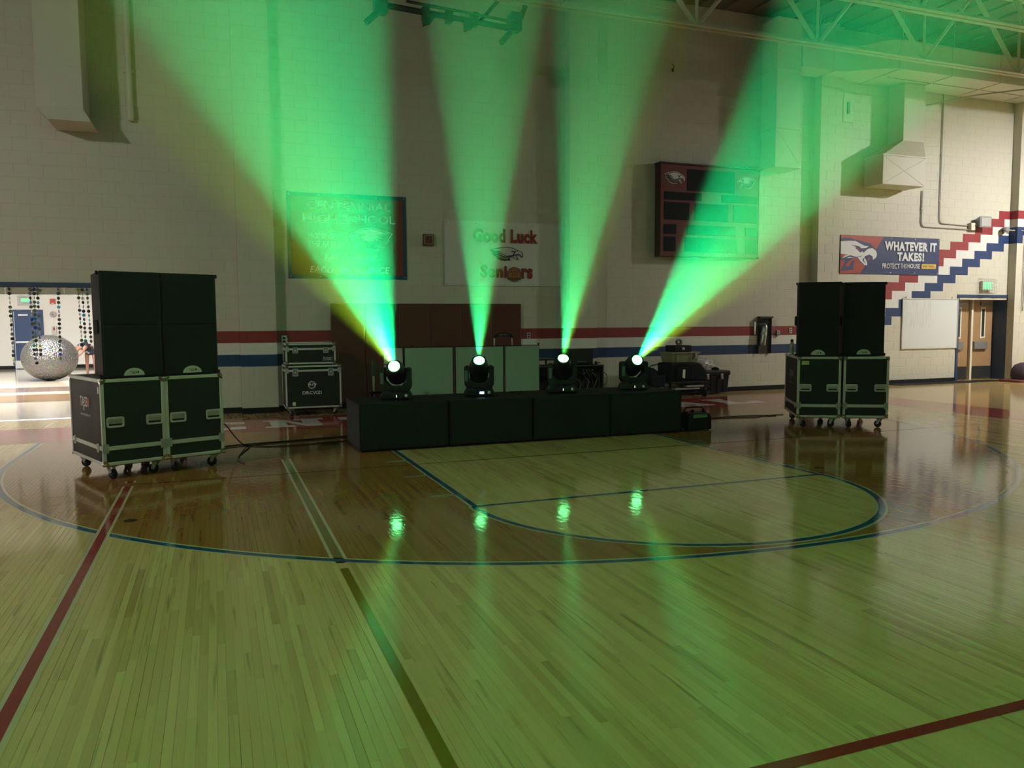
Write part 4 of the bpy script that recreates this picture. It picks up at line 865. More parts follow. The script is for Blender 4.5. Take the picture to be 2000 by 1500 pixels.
# ------------------------------------------------------------------ haze
hz = B(-4.3, 16.0, 2.2, 14.15, .03, 7.95).build('haze', [])
tag(hz, 'thin theatrical haze hanging over the stage area', 'haze', kind='stuff')
hm = bpy.data.materials.new('haze'); hm.use_nodes = True; N, L = nt(hm); N.remove(N['Principled BSDF'])
sc_ = N.new('ShaderNodeVolumeScatter'); sc_.inputs['Color'].default_value = (.95, .95, .95, 1); sc_.inputs['Density'].default_value = .0022; sc_.inputs['Anisotropy'].default_value = .25
L.new(sc_.outputs[0], N['Material Output'].inputs['Volume']); hz.data.materials.append(hm)
# ------------------------------------------------------------------ small flight cases by the pilaster
def box_case(lab, x0, x1, y0, y1, z0, z1, lid, cast, texts):
    c = flight_case('flight_case', lab, (x0, y0, 0), 0, x1-x0, y1-y0, z0, z1, lid, .034, .026, 'small flight cases stacked by the pilaster', cast); w = x1-x0
    return c, w
c, w = box_case('wheeled black flight case with white DRCVIZI print', 1.075, 1.985, 13.45, 14.10, .135, .845, .745, True, None)
B(.026, w-.026, -.002, .01, .80, .815).build('lid_groove', BLACK, c)
for x in (.16, .74): latch(c, x, .735, 'y', -.003, .09, .125)
MB().text('DRCVIZI', (.27, -.0006, .365), (1, 0, 0), (0, 0, 1), .31, .052, bold=.012).build('name_print', WHITE, c, norm=False)
mb = MB(); f = lambda u, v, t: (.425+u, t, .52+v)
ring(mb, [(.062*math.cos(2*math.pi*i/32), .062*math.sin(2*math.pi*i/32)) for i in range(32)], [(.05*math.cos(2*math.pi*i/32), .05*math.sin(2*math.pi*i/32)) for i in range(32)], -.0012, .0, f); mb.build('round_mark', WHITE, c)
MB().text('ADJ', (.352, -.0016, .50), (1, 0, 0), (0, 0, 1), .155, .044, bold=.02, shear=.35).build('round_mark_print', WHITE, c, norm=False)
MB().prism(rrect(.05, .06, .012, 3, .13, .21), -.0016, .0, 'y').build('sticker', MATS['paper_white'], c)
c, w = box_case('low black flight case with two latches lying on the wheeled one', 1.09, 1.905, 13.47, 13.98, .872, 1.215, 1.105, False, None)
for a in (.05, w-.11):
    for b in (.05, .4): B(a, a+.06, b, b+.06, .848, .874).build('foot', RUBBER, c)
for x in (.155, .655): latch(c, x, 1.10, 'y', -.003, .085, .095)
MB().text('Antari', (.60, -.0006, .945), (1, 0, 0), (0, 0, 1), .16, .05, bold=.02).build('name_print', mat('grey_print', (.45, .47, .45), .5), c, norm=False); B(.60, .76, -.0012, .0, .928, .938).build('name_underline', MATS['grey_print'], c)
t = Thing('junction_box', 'steel double outlet box rising behind the small flight cases', 'outlet', (1.17, 14.398, 1.20)); t.part('box', MB().box(1.10, 1.19, 14.33, 14.398, 1.20, 1.34), ALU, bevel=.004)
for z in (1.235, 1.295): t.part('socket', MB().box(1.122, 1.168, 14.326, 14.332, z-.018, z+.018), BLACK)
# ------------------------------------------------------------------ white folding facade behind the lamps
t = Thing('stage_facade', 'folding white fabric facade in thin black frames behind the lamps', 'facade', (3.6, 11.6, 0))
def panel(a, b, n=10):
    a, b = Vector((*a, 0)), Vector((*b, 0)); d = (b-a); q = Vector((d.y, -d.x, 0)).normalized(); z0, z1 = .02, 1.178
    for p, e in ((a, d.normalized()), (b, -d.normalized())):
        t.part('frame_post', MB().tube([p+e*.008+Vector((0, 0, 0)), p+e*.008+Vector((0, 0, z1))], .009, 6), BLACK)
    t.part('frame_rail', MB().tube([a+Vector((0, 0, z1)), b+Vector((0, 0, z1))], .008, 6), BLACK); t.part('frame_rail', MB().tube([a+Vector((0, 0, z0)), b+Vector((0, 0, z0))], .008, 6), BLACK)
    mb = MB(); vs_ = []
    dent = Vector((.9, .34)); 
    for s_ in (0, 1):
        for j in range(n+1):
            for i in range(n+1):
                u, v = i/n, j/n; bow = -.012*math.sin(math.pi*u)*math.sin(math.pi*v)+.018*math.exp(-((u-dent.x)**2+(v-dent.y)**2)/.006)
                p = a+d*(.02+.96*u)+q*(.012-s_*.006+bow); vs_.append((p.x, p.y, z0+.012+(z1-z0-.024)*v))
    k = (n+1)*(n+1); fs = [(j*(n+1)+i, j*(n+1)+i+1, (j+1)*(n+1)+i+1, (j+1)*(n+1)+i) for j in range(n) for i in range(n)]; fs += [tuple(x+k for x in f_[::-1]) for f_ in fs]
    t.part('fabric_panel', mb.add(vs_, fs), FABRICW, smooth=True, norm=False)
for a, b in (((2.42, 11.95), (2.645, 11.6)), ((2.65, 11.6), (3.425, 11.6)), ((3.445, 11.6), (4.235, 11.56)), ((4.245, 11.56), (4.855, 11.6))): panel(a, b)
for x in (2.80, 4.84): t.part('hinge_knob', MB().cyl((x, 11.6, 1.18), (x, 11.6, 1.215), .014), BLACK)
# trolley standing behind the facade, only its handle shows
t = Thing('hand_trolley', 'black bar handle on two chrome posts rising above the white facade', 'trolley', (4.37, 11.95, 0))
t.part('handle', MB().prism([(4.19, 1.29), (4.22, 1.35), (4.28, 1.375), (4.46, 1.375), (4.52, 1.35), (4.545, 1.29), (4.50, 1.29), (4.47, 1.315), (4.27, 1.315), (4.235, 1.29)], 11.925, 11.965, 'y'), BLACK, bevel=.006); t.part('handle_print', MB().text('HEAVY DUTY', (4.29, 11.9235, 1.333), (1, 0, 0), (0, 0, 1), .16, .018), MATS['grey_print'], norm=False)
for x in (4.215, 4.52): t.part('chrome_post', MB().cyl((x, 11.945, .10), (x, 11.945, 1.30), .012, n=10), CHROME, smooth=True)
t.part('foot_plate', MB().box(4.18, 4.56, 11.945, 12.2, .06, .09), BLACK)
for x in (4.18, 4.54): t.part('wheel', MB().lathe([(.02, 0), (.055, 0), (.06, .01), (.06, .03), (.055, .035), (.02, .035)], (x-.01, 11.98, .06), (1, 0, 0), 16), RUBBER)
# chrome-legged stand half hidden behind the left lamp
t = Thing('equipment_stand', 'chrome and black stand with splayed feet behind the left-hand lamp', 'stand', (2.1, 11.0, 0))
for x in (2.075, 2.30): t.part('post', MB().box(x-.012, x+.012, 10.99, 11.01, 0, 1.02 if x < 2.2 else .98), mat('pale_post', (.5, .52, .48), .35, .4))
for z in (.84, .90, .96): t.part('cross_bar', MB().box(2.08, 2.30, 10.995, 11.005, z-.008, z+.008), DP)
t.part('upper_sleeve', MB().box(2.055, 2.095, 10.985, 11.015, .80, 1.02), DP)
t.part('foot_bar', MB().box(2.02, 2.36, 10.97, 11.03, .545, .585), CHROME); t.part('leg', MB().hexa([(1.92, 10.98, 0), (1.96, 10.98, 0), (1.96, 11.02, 0), (1.92, 11.02, 0)], [(2.03, 10.98, .57), (2.07, 10.98, .57), (2.07, 11.02, .57), (2.03, 11.02, .57)]), CHROME); t.part('leg', MB().hexa([(2.22, 10.98, 0), (2.26, 10.98, 0), (2.26, 11.02, 0), (2.22, 11.02, 0)], [(2.20, 10.98, .57), (2.24, 10.98, .57), (2.24, 11.02, .57), (2.20, 11.02, .57)]), CHROME)
# ------------------------------------------------------------------ cable rack
t = Thing('equipment_rack', 'open black rack full of hanging cables behind the third lamp', 'rack', (5.95, 12.3, 0)); rx0, rx1, ry0, ry1 = 5.05, 6.27, 12.1, 12.7
t.part('shell', MB().box(rx0, rx0+.02, ry0, ry1, .03, .80).box(rx1-.02, rx1, ry0, ry1, .03, .80).box(rx0, rx1, ry0, ry1, .78, .80).box(rx0, rx1, ry0, ry1, .03, .05).box(rx0, rx1, ry1-.02, ry1, .03, .80), BLACKTEX)
for x in (rx0, rx1-.016): t.part('edge_strip', MB().box(x, x+.016, ry0-.004, ry0+.012, .03, .80), mat('dull_alu', (.20, .21, .20), .4, .8))
t.part('edge_strip', MB().box(rx0, rx1, ry0-.004, ry0+.012, .792, .806), MATS['dull_alu'])
for z in (.62, .40, .18): t.part('rack_unit', MB().box(rx0+.03, rx1-.03, ry0+.12, ry1-.03, z, z+.13), BLACK, bevel=.005)
for i in range(4): t.part('socket', MB().lathe([(.012, 0), (.012, .012)], (5.93+i*.06, ry0+.12, .715), (0, -1, 0), 10), STEEL)
t.part('socket', MB().lathe([(.02, 0), (.02, .014), (.012, .014)], (5.95, ry0+.12, .66), (0, -1, 0), 12), STEEL)
rnd = random.Random(3)
for i in range(12):
    x = 5.62+i*.055+rnd.uniform(-.02, .02); pts = [(x, ry0+.10, .70-rnd.random()*.1)]
    for k in range(1, 6): pts.append((x+rnd.uniform(-.07, .07), ry0+.04+rnd.uniform(-.03, .04), pts[0][2]-k*.10))
    t.part('cable', MB().tube(pts, .006, 6), mat('cable_grey', (.05, .055, .05), .5) if i % 3 else mat('cable_pale', (.22, .24, .22), .5), smooth=True)
t.part('cable', MB().tube([(6.27+.05*math.sin(a*.5)*1.3, ry0-.01, .56+.11*math.cos(a*.5)) for a in range(7)], .006, 6), MATS['cable_grey'], smooth=True)
for x in (rx0+.1, rx1-.1):
    for y in (ry0+.08, ry1-.08): t.part('foot', MB().cyl((x, y, 0), (x, y, .035), .02), RUBBER)
t = Thing('equipment_box', 'plain black box standing on the cable rack', 'box', (5.9, 12.4, .806)); t.part('shell', MB().box(5.68, 6.12, 12.2, 12.6, .815, 1.075), BLACKTEX, bevel=.012); t.part('front_grille', MB().box(5.70, 6.10, 12.19, 12.205, .84, 1.055), BLACKCLOTH); t.part('vent_slot', MB().box(5.80, 5.98, 12.186, 12.192, .86, .866), STEEL)
for x in (5.72, 6.08): t.part('foot', MB().box(x-.02, x+.02, 12.25, 12.55, .806, .818), RUBBER)
t = Thing('cable_clamp', 'small black and chrome clamp on the corner of the cable rack', 'clamp', (6.18, 12.2, .806)); t.part('body', MB().sph((6.17, 12.2, .835), .03, 6, sz=.95), BLACK, smooth=True); t.part('screw', MB().cyl((6.19, 12.2, .83), (6.25, 12.2, .84), .012), CHROME)
t = Thing('work_table', 'dark low table edge behind the third lamp', 'table', (5.1, 12.9, 0)); t.part('top', MB().box(4.75, 5.75, 12.85, 13.35, .86, .89), mat('table_dark', (.03, .03, .03), .4), bevel=.004)
for x in (4.8, 5.7):
    for y in (12.9, 13.3): t.part('leg', MB().box(x-.015, x+.015, y-.015, y+.015, 0, .86), BLACK)
# ------------------------------------------------------------------ pile of luggage on the right
SOFT = mat('black_soft_nylon', (.006, .008, .008), .85, bump=.5, bscale=14, spec=.15); SOFT2 = mat('navy_soft_nylon', (.006, .010, .014), .8, bump=.4, bscale=14, spec=.15)
def soft(mb_pts, name, t, m, lv=2, **k):
    o = t.part(name, mb_pts, m, smooth=True, **k); s_ = o.modifiers.new('soften', 'SUBSURF'); s_.levels = lv; s_.render_levels = lv; return o
t = Thing('duffel_bag', 'slumped black duffel bag beside the right-hand lamp', 'bag', (8.15, 13.7, 0))
soft(MB().hexa([(7.80, 13.5, 0), (8.46, 13.5, 0), (8.46, 13.95, 0), (7.80, 13.95, 0)], [(7.86, 13.52, .66), (8.40, 13.52, .70), (8.40, 13.92, .70), (7.86, 13.92, .66)]), 'body', t, SOFT)
t.part('front_flap', MB().box(8.02, 8.36, 13.47, 13.56, .24, .48), SOFT2, bevel=.03); t.part('strap', MB().tube([(7.95, 13.55, .60), (8.05, 13.48, .68), (8.2, 13.47, .70), (8.3, 13.5, .62)], .012, 6), SOFT)
t = Thing('black_suitcase', 'large dark suitcase with a white tag and sloping end, carrying the tote', 'suitcase', (8.9, 13.7, .30))
t.part('body', MB().prism([(8.48, .34), (9.36, .34), (9.36, .52), (9.20, .70), (8.48, .71)], 13.5, 14.0, 'y'), SOFT2, bevel=.035)
t.part('front_pocket', MB().box(8.62, 9.0, 13.465, 13.52, .38, .63), SOFT, bevel=.02); t.part('carry_handle', MB().tube([(8.62, 13.49, .66), (8.70, 13.46, .685), (8.86, 13.46, .685), (8.94, 13.49, .66)], .012, 8), SOFT, smooth=True); t.part('white_tag', MB().hexa([(8.74, 13.455, .42), (8.80, 13.455, .40), (8.80, 13.463, .40), (8.74, 13.463, .42)], [(8.75, 13.455, .58), (8.805, 13.455, .58), (8.805, 13.463, .58), (8.75, 13.463, .58)]), WHITE)
t = Thing('equipment_dolly', 'low black dolly with wheels and pale boards under the suitcase', 'dolly', (8.9, 13.75, 0))
t.part('deck', MB().box(8.5, 9.35, 13.5, 14.0, .29, .335), BLACK, bevel=.005); t.part('lower_board', MB().box(8.62, 9.20, 13.52, 13.98, .17, .20), mat('pale_board', (.40, .41, .37), .6)); t.part('lower_board', MB().box(8.88, 9.28, 13.50, 13.96, .22, .25), MATS['pale_board'])
for x in (8.55, 8.82, 9.3): t.part('post', MB().box(x-.02, x+.02, 13.6, 13.64, .05, .30), BLACK)
t.part('axle', MB().box(8.5, 9.35, 13.60, 13.66, .08, .11), BLACK)
for x in (8.52, 9.33):
    for y in (13.56, 13.94): t.part('wheel', MB().lathe([(.03, -.015), (.065, -.015), (.075, -.008), (.075, .008), (.065, .015), (.03, .015)], (x, y, .075), (1, .2, 0), 18), RUBBER, smooth=True)
t = Thing('storage_tote', 'olive plastic tote with a rim, on top of the suitcase', 'tote', (8.85, 13.75, .712)); OLV = mat('olive_plastic', (.24, .235, .14), .5)
t.part('tub', MB().hexa([(8.56, 13.55, .712), (9.14, 13.55, .712), (9.14, 13.95, .712), (8.56, 13.95, .712)], [(8.53, 13.52, .90), (9.18, 13.52, .90), (9.18, 13.98, .90), (8.53, 13.98, .90)]), OLV, bevel=.012); t.part('rim', MB().box(8.51, 9.20, 13.50, 14.0, .895, .925), OLV, bevel=.006); t.part('latch', MB().box(9.06, 9.11, 13.49, 13.52, .80, .90), mat('tote_latch', (.35, .34, .26), .5), bevel=.006)
for x in (8.64, 8.98): t.part('rib', MB().box(x, x+.025, 13.515, 13.535, .74, .89), OLV)
t = Thing('black_case', 'flat black case lying on the olive tote', 'case', (8.8, 13.75, .925)); t.part('shell', MB().box(8.60, 9.02, 13.55, 13.9, .927, 1.06), BLACKTEX, bevel=.02); t.part('clasp', MB().box(8.78, 8.84, 13.54, 13.552, .97, 1.02), STEEL)
t = Thing('tape_roll', 'roll of clear tape standing on the black case', 'tape', (8.83, 13.75, 1.06)); mb = MB(); fr_ = lambda u, v, k_: (8.83+u, k_, 1.121+v)
ring(mb, [(.062*math.cos(2*math.pi*i/28), .062*math.sin(2*math.pi*i/28)) for i in range(28)], [(.042*math.cos(2*math.pi*i/28), .042*math.sin(2*math.pi*i/28)) for i in range(28)], 13.71, 13.78, fr_); t.part('tape', mb, mat('tape_tan', (.30, .27, .18), .3, Transmission_Weight=.3), smooth=True)
mb = MB(); ring(mb, [(.043*math.cos(2*math.pi*i/28), .043*math.sin(2*math.pi*i/28)) for i in range(28)], [(.038*math.cos(2*math.pi*i/28), .038*math.sin(2*math.pi*i/28)) for i in range(28)], 13.708, 13.782, fr_); t.part('core', mb, mat('cardboard', (.28, .22, .14), .8))
t = Thing('tool_chest', 'black wheeled tool chest with two silver latches at the end of the luggage', 'tool chest', (9.8, 13.95, 0)); TB = mat('tool_black', (.006, .009, .012), .42, spec=.3)
t.part('body', MB().hexa([(9.50, 13.93, .03), (10.16, 13.93, .03), (10.16, 14.34, .03), (9.50, 14.34, .03)], [(9.46, 13.91, .40), (10.19, 13.91, .40), (10.19, 14.35, .40), (9.46, 14.35, .40)]), TB, bevel=.012)
for x in (9.6, 9.75, 9.9, 10.05): t.part('body_rib', MB().box(x-.012, x+.012, 13.908, 13.93, .06, .38), TB)
t.part('lid', MB().box(9.44, 10.21, 13.885, 14.37, .405, .50), TB, bevel=.02); t.part('pull_handle', MB().tube([(10.2, 14.0, .42), (10.25, 14.0, .42), (10.25, 14.25, .42), (10.2, 14.25, .42)], .015, 8), TB)
for x in (9.63, 9.98): la = t.part('latch', MB().box(x-.035, x+.035, 13.868, 13.89, .32, .44), mat('silver_plastic', (.42, .42, .42), .35, .6), bevel=.01); MB().box(x-.02-9.8, x+.02-9.8, 13.862-13.95, 13.87-13.95, .34, .38).build('latch_tongue', STEEL, la)
t.part('wheel', MB().lathe([(.03, 0), (.085, 0), (.095, .01), (.095, .03), (.085, .04), (.03, .04)], (9.62, 13.885, .095), (0, 1, 0), 20), RUBBER, smooth=True)
t = Thing('black_glove', 'crumpled black cloth lying on the tool chest', 'cloth', (9.98, 14.1, .50)); soft(MB().hexa([(9.82, 13.98, .498), (10.10, 13.98, .498), (10.10, 14.2, .498), (9.82, 14.2, .498)], [(9.90, 14.0, .60), (10.0, 14.0, .56), (10.02, 14.15, .58), (9.88, 14.15, .57)]), 'cloth', t, SOFT)
# clear crumpled bag
t = Thing('plastic_bag', 'crumpled clear plastic bag on the tool chest', 'plastic bag', (9.55, 14.08, .50))
mb = MB().sph((9.58, 14.10, .63), .2, 14); rb = random.Random(5); pts = []
for v in mb.v:
    p = Vector(v)-Vector((9.58, 14.10, .63)); n_ = noise.noise(p*9+Vector((3, 1, 2)))+.6*noise.noise(p*23)
    p = Vector((p.x*1.45, p.y*.8, p.z*.85))*(1+.28*n_); pts.append((9.58+p.x+.05*(p.z < 0), 14.10+p.y, max(.502, .65+p.z*(1.0 if p.x < 0 else .8))))
mb.v = pts
t.part('film', mb, mat('clear_film', (.86, .88, .87), .12, Transmission_Weight=.35, Alpha=.72), norm=False)
# ------------------------------------------------------------------ fog machine, bottle, mat, padded base
t = Thing('fog_machine', 'small black fog machine with carry handle beside the subwoofers', 'fog machine', (6.37, 9.5, 0))
t.part('body', MB().prism([(6.185, .012), (6.555, .012), (6.555, .195), (6.51, .245), (6.225, .245), (6.185, .195)], 9.34, 9.66, 'y'), BLACK, bevel=.012)
t.part('tank_window', MB().box(6.25, 6.48, 9.333, 9.345, .185, .232), mat('fog_tank', (.14, .42, .16), .25, Transmission_Weight=.2)); t.part('carry_handle', MB().tube([(6.195, 9.5, .20), (6.20, 9.5, .27), (6.235, 9.5, .318), (6.49, 9.5, .318), (6.525, 9.5, .27), (6.54, 9.5, .20)], .014, 8), BLACK, smooth=True)
t.part('filler_cap', MB().lathe([(.026, 0), (.026, .03), (.016, .04)], (6.34, 9.5, .245), n=14), BLACK); t.part('bracket', MB().box(6.20, 6.24, 9.47, 9.53, .19, .26), BLACK); t.part('bracket', MB().box(6.505, 6.545, 9.47, 9.53, .19, .26), BLACK)
for x in (6.22, 6.52):
    for y in (9.38, 9.62): t.part('foot', MB().cyl((x, y, 0), (x, y, .014), .014), RUBBER)
t = Thing('water_bottle', 'clear water bottle with black cap on top of the flight case', 'bottle', (8.24, 9.70, 1.02))
t.part('flask', MB().lathe([(.02, 0), (.034, .004), (.036, .02), (.036, .15), (.030, .175), (.016, .19), (.016, .2)], (8.24, 9.70, 1.021), n=18), mat('bottle_plastic', (.55, .62, .58), .12, Transmission_Weight=.5), smooth=True); t.part('cap', MB().lathe([(.022, .195), (.022, .228), (.014, .236)], (8.24, 9.70, 1.021), n=14), BLACK); t.part('label_wrap', MB().lathe([(.0365, .05), (.037, .051), (.037, .12), (.0365, .121)], (8.24, 9.70, 1.021), n=18), mat('bottle_label', (.18, .24, .22), .5))
t = Thing('door_mat', 'long black mat lying along the wall in front of the double doors', 'mat', (16.8, 14.2, 0)); t.part('mat', MB().prism(rrect(3.5, .42, .2, 6, 16.75, 14.17), .001, .014, 'z'), RUBBER, bevel=.003)
t = Thing('padded_base', 'dark purple padded mound on a red plate at the right edge', 'pad', (18.75, 13.72, 0))
t.part('base_plate', MB().prism(rrect(.95, .62, .12, 5, 18.72, 13.70), .0, .055, 'z'), mat('plate_red', (.15, .03, .03), .5), bevel=.01); t.part('pad', MB().lathe([(.30, .055), (.34, .12), (.33, .28), (.26, .40), (.14, .46), (.01, .48)], (18.86, 13.70, 0), n=24), mat('purple_vinyl', (.055, .03, .06), .5), smooth=True)
# ------------------------------------------------------------------ cables on the floor
def floor_cable(lab, pts, r=.007, n=6):
    P = [Vector(p if len(p) == 3 else (*p, r+.0015)) for p in pts]; out = []
    for i in range(len(P)-1):
        a, b, c_, d_ = P[max(i-1, 0)], P[i], P[i+1], P[min(i+2, len(P)-1)]
        for k in range(n):
            u = k/n; out.append(.5*((2*b)+(c_-a)*u+(2*a-5*b+4*c_-d_)*u*u+(3*b-a-3*c_+d_)*u**3))
    out.append(P[-1]); o = MB().tube(out, r, 6).build('cable', RUBBER, smooth=True); tag(o, lab, 'cable', 'black cables on the floor'); return o
floor_cable('black cable hanging from the logo cases down to the floor', [(.03, 9.6, .42), (.10, 9.8, .34), (.20, 10.1, .16), (.30, 10.35, .03), (.42, 10.5), (.8, 10.53), (1.3, 10.62), (1.72, 10.70)])
floor_cable('thick black cable running straight from the flight cases to the subwoofers', [(-.1, 10.2), (.12, 10.42), (.45, 10.5), (.9, 10.58), (1.4, 10.66), (1.75, 10.73)], .010)
floor_cable('thin black cable with a small loop in front of the thick one', [(.3, 10.45), (.55, 10.25), (.95, 10.18), (1.3, 10.28), (1.46, 10.22), (1.38, 10.12), (1.24, 10.17), (1.32, 10.28), (1.6, 10.34), (1.7, 10.42)], .006)
floor_cable('thin black cable curling towards the thin dark court line', [(.40, 10.48), (.35, 10.2), (.28, 9.9), (.22, 9.6), (.21, 9.3), (.26, 9.05)], .006)
floor_cable('black cable from the fog machine to the right-hand flight cases', [(6.55, 9.75), (6.9, 10.2), (7.3, 10.42), (7.7, 10.48), (8.1, 10.42), (8.5, 10.35)], .009)
floor_cable('thinner black cable crossing beside the fog machine cable', [(6.56, 9.9), (7.0, 10.45), (7.5, 10.38), (8.0, 10.28), (8.35, 10.4), (8.7, 10.42)], .006)
# ------------------------------------------------------------------ hanging disc garlands in the opening
DISC = [mat('disc_silver', (.20, .21, .20), .3, .3), mat('disc_dark', (.05, .05, .05), .3, .3), mat('disc_green', (.20, .26, .13), .3, .3), mat('disc_blue', (.08, .08, .75), .25, .6), mat('disc_cyan', (.05, .55, .75), .25, .6), mat('disc_yellow', (.60, .62, .10), .25, .6)]
dsk = {}
GLAB = ['leftmost disc garland hanging beside the navy door', 'disc garland hanging left of a close pair before the navy door', 'longest of the close trio of disc garlands over the navy door', 'right one of the close trio of disc garlands', 'lone disc garland in the middle of the opening', 'disc garland left of the pair next to the loudspeakers', 'disc garland second from the loudspeakers', 'disc garland closest to the loudspeakers']
rg = random.Random(11)
for gi, (xt, xb, zb) in enumerate([(-2.986, -2.975, .90), (-2.705, -2.683, 1.0), (-2.645, -2.66, .94), (-2.598, -2.60, 1.06), (-2.31, -2.325, .95), (-2.028, -2.01, 1.15), (-1.97, -1.955, 1.20), (-1.904, -1.875, 1.25)]):
    g = Thing('disc_garland', GLAB[gi], 'garland', (xt, 14.36, 2.155), 'disc garlands in the wide opening'); yg = 14.36
    g.part('string', MB().tube([(xt, yg, 2.155), ((xt+xb)/2, yg, (2.155+zb)/2), (xb, yg, zb)], .0016, 4), BLACK)
    z = 2.115; k = 0
    while z > zb:
        u = (2.155-z)/(2.155-zb); x = xt+(xb-xt)*u; mi = rg.choices(range(6), [8, 9, 4, 2.2, 1.6, 1.4])[0]; ang = rg.uniform(-1.15, 1.15) if rg.random() < .75 else rg.uniform(1.2, 1.5)
        if mi not in dsk: dsk[mi] = MB().lathe([(.0262, -.0008), (.0262, .0008)], (0, 0, 0), (0, -1, 0), 16).build('disc', DISC[mi]); o = dsk[mi]
        else: o = dsk[mi].copy(); COL.objects.link(o)
        o.parent = g.o; o.location = (x-xt, 0, z-2.155); o.rotation_euler = (rg.uniform(-.15, .15), 0, ang); z -= rg.uniform(.064, .074)
# ------------------------------------------------------------------ big inflatable ball, alarm parts and a person in the bright room
HOLO = bpy.data.materials.new('holographic_film'); HOLO.use_nodes = True; N, L = nt(HOLO); b = N['Principled BSDF']
b.inputs['Metallic'].default_value = .7; b.inputs['Roughness'].default_value = .22
tc = N.new('ShaderNodeTexCoord'); vo = N.new('ShaderNodeTexVoronoi'); vo.inputs['Scale'].default_value = 26; L.new(tc.outputs['Object'], vo.inputs['Vector'])
hs = N.new('ShaderNodeHueSaturation'); hs.inputs['Color'].default_value = (.26, .12, .11, 1); hs.inputs['Saturation'].default_value = .9
sep = N.new('ShaderNodeSeparateColor'); L.new(vo.outputs['Color'], sep.inputs[0]); L.new(sep.outputs[0], hs.inputs['Hue']); 
mx = N.new('ShaderNodeMix'); mx.data_type = 'RGBA'; mx.inputs['Factor'].default_value = .3; mx.inputs['A'].default_value = (.11, .10, .09, 1); L.new(hs.outputs[0], mx.inputs['B']); L.new(mx.outputs['Result'], b.inputs['Base Color'])
bp = N.new('ShaderNodeBump'); bp.inputs['Strength'].default_value = .6; bp.inputs['Distance'].default_value = .03; L.new(vo.outputs['Distance'], bp.inputs['Height']); L.new(bp.outputs['Normal'], b.inputs['Normal'])
t = Thing('inflatable_ball', 'huge shiny holographic inflatable ball on the floor of the bright room', 'ball', (-4.36, 25.3, 0))
mb = MB().sph((-4.36, 25.3, .64), .71, 22, sz=.905); mb.v = [(x, y, max(z, .002)) for x, y, z in mb.v]; t.part('skin', mb, HOLO, smooth=True)
t.part('seam', MB().tube([(-4.36+.712*math.cos(a)*math.cos(.35), 25.3-.712*math.cos(a)*math.sin(.35), .64+.645*math.sin(a)) for a in [math.pi*(-.48+.96*i/24)+math.pi for i in range(25)]], .004, 5), mat('seam_grey', (.25, .23, .2), .4, .5))
t.part('valve', MB().lathe([(.03, 0), (.03, .01), (.015, .018)], (-4.62, 24.68, .72), (-.4, -1, .1), 12), WHITE)
FYW = FY-.001
t = Thing('fire_alarm', 'red fire alarm horn on the far cream wall', 'alarm', (-5.43, FYW, 2.33)); t.part('body', MB().box(-5.52, -5.34, FYW-.06, FYW, 2.33, 2.51), mat('bright_red', (.42, .03, .025), .4), bevel=.015); t.part('clear_strobe', MB().box(-5.47, -5.39, FYW-.08, FYW-.058, 2.335, 2.36), WHITE, bevel=.008); t.part('back_plate', MB().box(-5.535, -5.325, FYW-.012, FYW, 2.315, 2.525), CREAM)
t = Thing('caged_bell', 'round pale bell in a wire guard below the red alarm', 'bell', (-5.44, FYW, 1.95)); t.part('gong', MB().lathe([(.10, 0), (.11, .03), (.08, .07), (.02, .085)], (-5.44, FYW, 1.95), (0, -1, 0), 20), mat('pale_pink_bell', (.52, .42, .40), .4), smooth=True)
for i in range(6): a = math.pi*i/6; t.part('guard_wire', MB().tube([(-5.44+.13*math.cos(a), FYW, 1.95+.13*math.sin(a)), (-5.44, FYW-.12, 1.95), (-5.44-.13*math.cos(a), FYW, 1.95-.13*math.sin(a))], .004, 4), STEEL)
t = Thing('pull_station', 'small alarm pull station with clear cover and red label, under the bell', 'alarm', (-5.43, FYW, 1.22)); t.part('cover', MB().box(-5.50, -5.35, FYW-.08, FYW, 1.22, 1.52), mat('pale_pink_cover', (.55, .48, .45), .3), bevel=.015); t.part('red_label', MB().box(-5.455, -5.395, FYW-.084, FYW-.078, 1.38, 1.48), mat('dark_red_label', (.30, .03, .03), .4)); t.part('conduit', MB().cyl((-5.43, FYW-.012, 1.52), (-5.43, FYW-.012, 1.82), .008, n=6), CREAM)
# person bending to push the ball
def skin_body(name, joints, edges, root, m, parent=None, lv=2):
    me = bpy.data.meshes.new(name); me.from_pydata([j[0] for j in joints], edges, []); o = bpy.data.objects.new(name, me); COL.objects.link(o)
    sk = o.modifiers.new('skin', 'SKIN'); me.materials.append(m)
    for i, v in enumerate(me.skin_vertices[0].data): v.radius = (joints[i][1], joints[i][2] if len(joints[i]) > 2 else joints[i][1]); v.use_root = (i == root)
    sb = o.modifiers.new('smooth', 'SUBSURF'); sb.levels = lv; sb.render_levels = lv
    if parent: o.parent = parent
    return o
SKIN = mat('skin', (.30, .14, .085), .55, var=.05); HAIR = mat('dark_hair', (.02, .014, .01), .6)
per = thing('person', 'person in a black patterned outfit bending down with both hands on the big ball', 'person', (-3.60, 27.3, 0))
J, Ed = [], []
def jn(p, r, link=None, r2=None):
    J.append((p, r) if r2 is None else (p, r, r2)); 
    if link is not None: Ed.append((link, len(J)-1))
    return len(J)-1
pel = jn((0, .0, .88), .115, None, .10); wa = jn((-.10, -.18, .93), .10, pel, .085); ch = jn((-.20, -.38, .90), .115, wa, .09); nk = jn((-.27, -.53, .83), .045, ch); h0 = jn((-.31, -.61, .77), .075, nk); h1 = jn((-.34, -.68, .69), .085, h0); h2 = jn((-.35, -.72, .62), .055, h1)
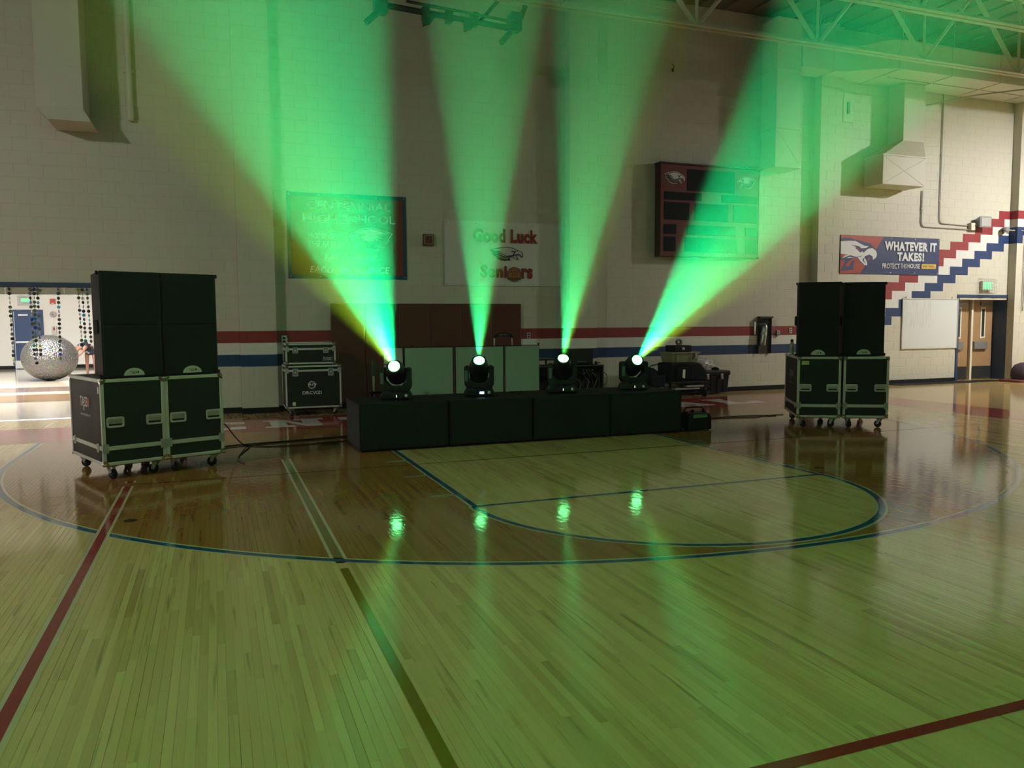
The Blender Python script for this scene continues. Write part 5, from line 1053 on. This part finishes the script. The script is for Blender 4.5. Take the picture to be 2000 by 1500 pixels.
for sx in (-1, 1):
    hp0 = jn((sx*.09, .02, .82), .085, pel); kn = jn((sx*.105, -.02, .46), .056, hp0); cf = jn((sx*.108, .03, .32), .05, kn); an = jn((sx*.108, .04, .085), .034, cf); hl = jn((sx*.108, .05, .035), .034, an); to = jn((sx*.115-.02, -.13, .025), .026, hl)
    sh = jn((-.20+sx*.13, -.40-sx*.04, .87), .058, ch); el = jn((-.36+sx*.12, -.58-sx*.05, .64), .038, sh); wr = jn((-.50+sx*.10, -.80-sx*.06, .44), .026, el); pm_ = jn((-.535+sx*.09, -.86-sx*.06, .40), .030, wr, .018)
    for k in range(4):
        o_ = (k-1.5)*.021; f1 = jn((-.555+sx*.09+o_*.3, -.90-sx*.06+o_, .375-abs(o_)*.2), .010, pm_); f2_ = jn((-.565+sx*.09+o_*.35, -.93-sx*.06+o_*1.2, .34), .009, f1); jn((-.565+sx*.09+o_*.35, -.945-sx*.06+o_*1.25, .315), .008, f2_)
    t1 = jn((-.515+sx*.09, -.85-sx*.10, .385), .010, pm_); jn((-.53+sx*.09, -.875-sx*.13, .365), .009, t1)
skin_body('body', J, Ed, pel, SKIN, per)
def dress_mat():
    m = mat('patterned_dress', (.01, .01, .014), .7); N, L = nt(m); bb = N['Principled BSDF']; tcc = N.new('ShaderNodeTexCoord'); v_ = N.new('ShaderNodeTexVoronoi'); v_.inputs['Scale'].default_value = 9; L.new(tcc.outputs['Object'], v_.inputs['Vector'])
    r_ = N.new('ShaderNodeValToRGB'); r_.color_ramp.interpolation = 'CONSTANT'; r_.color_ramp.elements[0].color = (.55, .53, .50, 1); r_.color_ramp.elements[1].position = .27; r_.color_ramp.elements[1].color = (.010, .012, .022, 1)
    L.new(v_.outputs['Distance'], r_.inputs['Fac']); L.new(r_.outputs[0], bb.inputs['Base Color']); return m
DJ = [((0, .02, .62), .17, .15), ((0, .01, .74), .165, .15), ((0, -.02, .90), .145, .135), ((-.10, -.19, .945), .125, .11), ((-.20, -.38, .91), .135, .11), ((-.235, -.46, .87), .10, .08)]
skin_body('dress', DJ, [(i, i+1) for i in range(5)], 2, dress_mat(), per)
soft_h = MB().sph((-.345, -.665, .72), .105, 10).build('hair', HAIR, per, smooth=True); 
for sx in (-1, 1):
    MB().sph((-.355+sx*.035, -.745, .66), .012, 6).build('eye', WHITE, per, smooth=True); MB().sph((-.34+sx*.088, -.67, .67), .018, 6).build('ear', SKIN, per, smooth=True)
    B(sx*.108-.045, sx*.108+.035, -.15, .09, .0, .03).build('shoe', BLACK, per, bevel=.012)
MB().hexa([(-.367, -.765, .60), (-.343, -.765, .60), (-.343, -.74, .60), (-.367, -.74, .60)], [(-.360, -.76, .645), (-.350, -.76, .645), (-.350, -.74, .645), (-.360, -.74, .645)]).build('nose', SKIN, per); B(-.378, -.332, -.762, -.75, .572, .580).build('mouth', mat('lip', (.25, .08, .07), .5), per)
